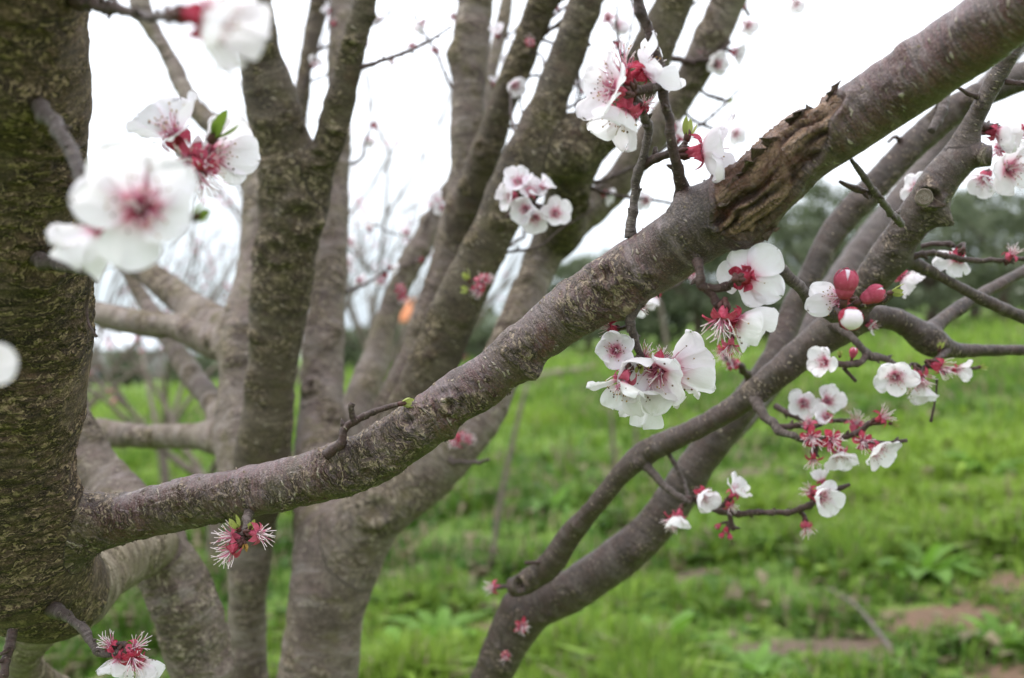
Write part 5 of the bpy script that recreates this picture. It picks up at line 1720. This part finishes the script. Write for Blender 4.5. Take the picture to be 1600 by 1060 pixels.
# twigs of the upper crown, most of them far out of focus
rt = np.random.default_rng(77)
limbs = B_CH[8:]
for i in range(64):
    ch = limbs[int(rt.integers(0, len(limbs)))]
    k_ = int(rt.integers(len(ch.c) // 3, len(ch.c) - 3))
    p0 = ch.c[k_]
    if p0[2] < 1.35: continue
    a = rt.uniform(0, 2 * np.pi)
    dv = ch.n[k_] * math.cos(a) + ch.b[k_] * math.sin(a)
    dv = dv + ch.t[k_] * 0.6 + np.array([0.15, 0.5, 0.25]); dv /= np.linalg.norm(dv)
    L = rt.uniform(0.12, 0.42)
    pts = [p0]
    for j in range(5):
        dv = dv + rt.normal(0, 0.22, 3) + np.array([0, 0, 0.06]); dv /= np.linalg.norm(dv)
        pts.append(pts[-1] + dv * L / 5)
    pts = np.array(pts)
    px, py, dd = project(pts)
    if py[-1] > 470 or (px[1:] > 1170).any(): continue
    if dd.min() < 1.15: continue
    rad = rt.uniform(2.2, 3.6)
    twig(B_, [(px[j], py[j], dd[j], max(1.2, (rad * (1 - 0.13 * j)) * 1.3 / dd[j])) for j in range(6)], 'twig')
    for j in (2, 3, 4, 5):
        if rt.random() < 0.42:
            v = rt.normal(size=3)
            blossom(B_, px[j] + rt.normal(0, 3), py[j] + rt.normal(0, 3), dd[j], (v[0], v[1], abs(v[2])), 'spent' if rt.random() < 0.6 else 'open', rt.uniform(.8, 1.1), el=26)
# named soft blossoms at the top
for bx, by, d, ax, kd in ((950, 28, 1.45, (-.2, .2, .9), 'spent'), (962, 40, 1.45, (.5, -.3, .7), 'open'), (1168, 38, 1.5, (.3, -.5, .6), 'open'), (1148, 82, 1.35, (.75, -.3, .2), 'open'), (1120, 102, 1.33, (0, -.1, 1), 'open'),
                          (1098, 82, 1.34, (-.3, .2, .9), 'spent'), (1242, 4, 1.6, (.2, -.7, .5), 'open'), (1148, 208, 1.5, (.2, -.4, .8), 'open'), (1055, 200, 1.2, (.2, .3, .8), 'spent'), (1064, 215, 1.2, (.4, .6, .4), 'open'),
                          (1160, 6, 1.4, (.3, .3, .8), 'spent'), (888, 60, 1.5, (0, 0, 1), 'spent')):
    blossom(B_, bx, by, d, ax, kd, 1.15, el=26)
twig(B_, [(1050, 92, 1.35, 5), (1085, 94, 1.34, 5), (1110, 94, 1.33, 4.5), (1125, 82, 1.33, 4.5), (1140, 66, 1.34, 3)], 'twig')
twig(B_, [(1112, 94, 1.33, 4), (1118, 106, 1.33, 4)], 'twig')
twig(B_, [(1080, 132, 1.38, 3), (1105, 148, 1.38, 2.4), (1130, 156, 1.38, 3.2)], 'twig')
leafbud(B_, 1134, 158, 1.38, (1, -.1, .1), 1.5)
twig(B_, [(1060, 165, 1.38, 3), (1080, 185, 1.38, 2.2), (1100, 196, 1.38, 2.4), (1125, 205, 1.4, 2)], 'twig')
twig(B_, [(1130, 10, 1.36, 4), (1155, 2, 1.4, 3), (1170, 24, 1.45, 2.4)], 'twig')

# ---- peeling bark on the bough: chips that stand off the surface
wv = {}
bough_o = [o for o in treeA.root.children if o.name.startswith('bough')][0]
bm = bough_o.data
nvv = len(bm.vertices)
co = np.empty(nvv * 3, dtype=np.float32); bm.vertices.foreach_get('co', co); co = co.reshape(-1, 3)
no = np.empty(nvv * 3, dtype=np.float32); bm.vertices.foreach_get('normal', no); no = no.reshape(-1, 3)
rg = np.empty(nvv, dtype=np.float32); bm.attributes['rough'].data.foreach_get('value', rg)
wn = np.empty(nvv, dtype=np.float32); bm.attributes['wound'].data.foreach_get('value', wn)
rc = np.random.default_rng(5)
ppx, ppy, ppd = project(co)
M['chip'] = bark_mat('bark_chip', (0.16, 0.12, 0.085), (0.21, 0.165, 0.11), (0.27, 0.22, 0.15), (0.30, 0.25, 0.17), (0.05, 0.035, 0.025), (0.12, 0.11, 0.06), lent=0.2, scaly=0.2, mossy=0.3, rough=0.8)


def chip(bag, p, n, t_, L, W, lift, th):
    """a curled flake: one end stays on the bark, the other lifts"""
    n = n / np.linalg.norm(n); t_ = t_ - n * np.dot(t_, n); t_ /= np.linalg.norm(t_); s_ = np.cross(n, t_)
    top, bot = [], []
    for j in range(4):
        f = j / 3
        w = W * (1 - 0.45 * f) * rc.uniform(0.75, 1.2) * 0.5
        for u in (-1, 0, 1):
            q = p + t_ * L * (f - 0.3) + s_ * u * w + n * (lift * f * f - 0.0004 - abs(u) * W * 0.10) + rc.normal(0, L * 0.03, 3)
            top.append(q); bot.append(q - n * th)
    v = np.array(top + bot)
    q = []
    for j in range(3):
        for i in range(2):
            a = j * 3 + i
            q += [(a, a + 1, a + 4, a + 3), (a + 12, a + 15, a + 16, a + 13)]
        q += [(j * 3, j * 3 + 3, j * 3 + 15, j * 3 + 12), (j * 3 + 2, j * 3 + 14, j * 3 + 17, j * 3 + 5)]
    q += [(0, 12, 13, 1), (1, 13, 14, 2), (9, 10, 22, 21), (10, 11, 23, 22)]
    bag.add(v, q, bark=v * 1.0)


bag = Bag()
cand = np.nonzero((no[:, 1] < 0.35) & (wn < 0.1) & (ppx > 90) & (ppx < 1450))[0]
pr = (0.10 + np.clip(rg[cand], 0, 1) * 4) * np.where(ppx[cand] < 1120, 1.0, 0.35)
pick = rc.choice(cand, 1500, replace=False, p=pr / pr.sum())
axd = np.array([0.85, -0.2, 0.5])
for i in pick:
    circ = np.cross(no[i], axd)
    ang = rc.normal(0, 0.5)
    dirn = circ * math.cos(ang) + axd * math.sin(ang)
    L = rc.uniform(0.0014, 0.0050) * rc.uniform(0.6, 1)
    chip(bag, co[i], no[i], dirn, L, L * rc.uniform(0.35, 0.9), L * rc.uniform(0.1, 0.45), 0.0003)
o = A.add(obj('bark_flakes', bag.mesh('bark_flakes', [M['chip']], False)))
o['kind'] = 'stuff'
# large jagged lips of the torn patch
M['lip'] = bark_mat('bark_torn_lip', (0.10, 0.055, 0.042), (0.14, 0.085, 0.065), (0.18, 0.13, 0.11), (0.20, 0.14, 0.10), (0.035, 0.02, 0.015), (0.09, 0.06, 0.04), lent=0.1, scaly=0.1, mossy=0.0, rough=0.7)
for (x, y, L, W, up) in ((1300, 146, .009, .010, .6), (1292, 158, .007, .007, .3), (1262, 172, .006, .006, .7), (1244, 186, .010, .010, .8), (1222, 206, .006, .007, .7), (1206, 222, .009, .006, 1.0), (1188, 240, .011, .009, .9),
                         (1176, 256, .010, .010, .8), (1160, 272, .008, .010, .5), (1148, 284, .008, .008, .5), (1200, 362, .008, .009, .6), (1190, 376, .007, .008, .7), (1130, 318, .007, .009, .4), (1118, 340, .006, .009, .3)):
    i = np.argmin(np.hypot(ppx - x, ppy - y) + 60 * np.clip(no[:, 1], 0, 1))
    b = Bag()
    dirn = no[i] * 0.9 + axd * rc.uniform(-0.5, 0.3) + np.array([0, 0, 0.3 if y < 300 else -0.5])
    nn = np.cross(dirn, axd); nn = nn / np.linalg.norm(nn)
    nn = nn * 0.6 + np.array([0, -0.4, 0.1])
    base = co[i]
    # a torn sheet standing off the wood, ragged along its free edge
    tdir = dirn / np.linalg.norm(dirn)
    side = axd - tdir * np.dot(axd, tdir); side /= np.linalg.norm(side)
    nrm = np.cross(side, tdir)
    nu = 7
    v1, v2 = [], []
    for k_ in range(nu):
        u = k_ / (nu - 1) - 0.5
        hh = 1.5 * L * up * (1 - abs(u) * 1.2) * rc.uniform(0.45, 1.15)
        for f in (0, 0.5, 1):
            q = base + side * u * W * 1.6 * (1 - 0.25 * f) + tdir * (hh * f - 0.002) + side * (-0.25 * hh * f * f) + nrm * (0.2 * hh * f * f + 0.0006 * math.sin(k_ * 2.1))
            v1.append(q + nrm * 0.0004); v2.append(q - nrm * 0.0004)
    v = np.array(v1 + v2)
    q = []
    m_ = len(v1)
    for k_ in range(nu - 1):
        for f in (0, 1):
            a = k_ * 3 + f
            q += [(a, a + 3, a + 4, a + 1), (a + m_, a + 1 + m_, a + 4 + m_, a + 3 + m_)]
        q += [(k_ * 3 + 2, k_ * 3 + 5, k_ * 3 + 5 + m_, k_ * 3 + 2 + m_)]
    q += [(0, 1, 1 + m_, m_), (1, 2, 2 + m_, 1 + m_)]
    e_ = (nu - 1) * 3
    q += [(e_, e_ + m_, e_ + 1 + m_, e_ + 1), (e_ + 1, e_ + 1 + m_, e_ + 2 + m_, e_ + 2)]
    b.add(v, q)
    A.add(obj('bark_flake', b.mesh('bark_flake', [M['lip']], False)))


# cut faces of the pruned stubs
def cut(T, px, py, d, axis, rpx):
    r0 = rpx * d / F
    b = Bag()
    lathe(b, [(r0 * 1.02, -0.004), (r0 * 1.04, -0.0005), (r0 * 0.92, 0.0004), (r0 * 0.80, -0.0002), (r0 * 0.5, 0.0), (r0 * 0.25, 0.0003), (0.0001, 0.0001)], 22, 0, 0.02, int(px))
    t = b.mesh('cut_face', [M['cut']])
    o = obj('cut_face', t)
    o.matrix_world = Matrix.Translation(Vector(P(px, py, d))) @ orient(axis, 0)
    T.add(o)


t = NT('cut_wood')
cp = t.n('ShaderNodeTexCoord').outputs['Object']
sx = t.n('ShaderNodeSeparateXYZ'); t.put(sx.inputs[0], cp)
rr_ = t.math('SQRT', t.math('ADD', t.math('POWER', sx.outputs[0], 2.0), t.math('POWER', sx.outputs[1], 2.0)))
rn = t.math('MULTIPLY_ADD', t.noise(cp, 260, 3), 0.0022, rr_)
ring = t.math('SINE', t.math('MULTIPLY', rn, 5200.0))
cc = t.mix(t.step(ring, -0.6, 0.8), (0.085, 0.062, 0.048), (0.20, 0.165, 0.125))
cc = t.mix(t.step(t.noise(cp, 420, 4, 0.7), 0.45, 0.7, 0, 0.7), cc, (0.25, 0.23, 0.19))
M['cut'] = t.surf(t.principled(cc, 0.85, t.bump(ring, 0.0004, 0.5), 0.2))
cut(Cc, 1541, 244, .805, (.62, -.10, .75), 14)
cut(Cc, 1444, 308, .795, (-.25, .05, .95), 13)
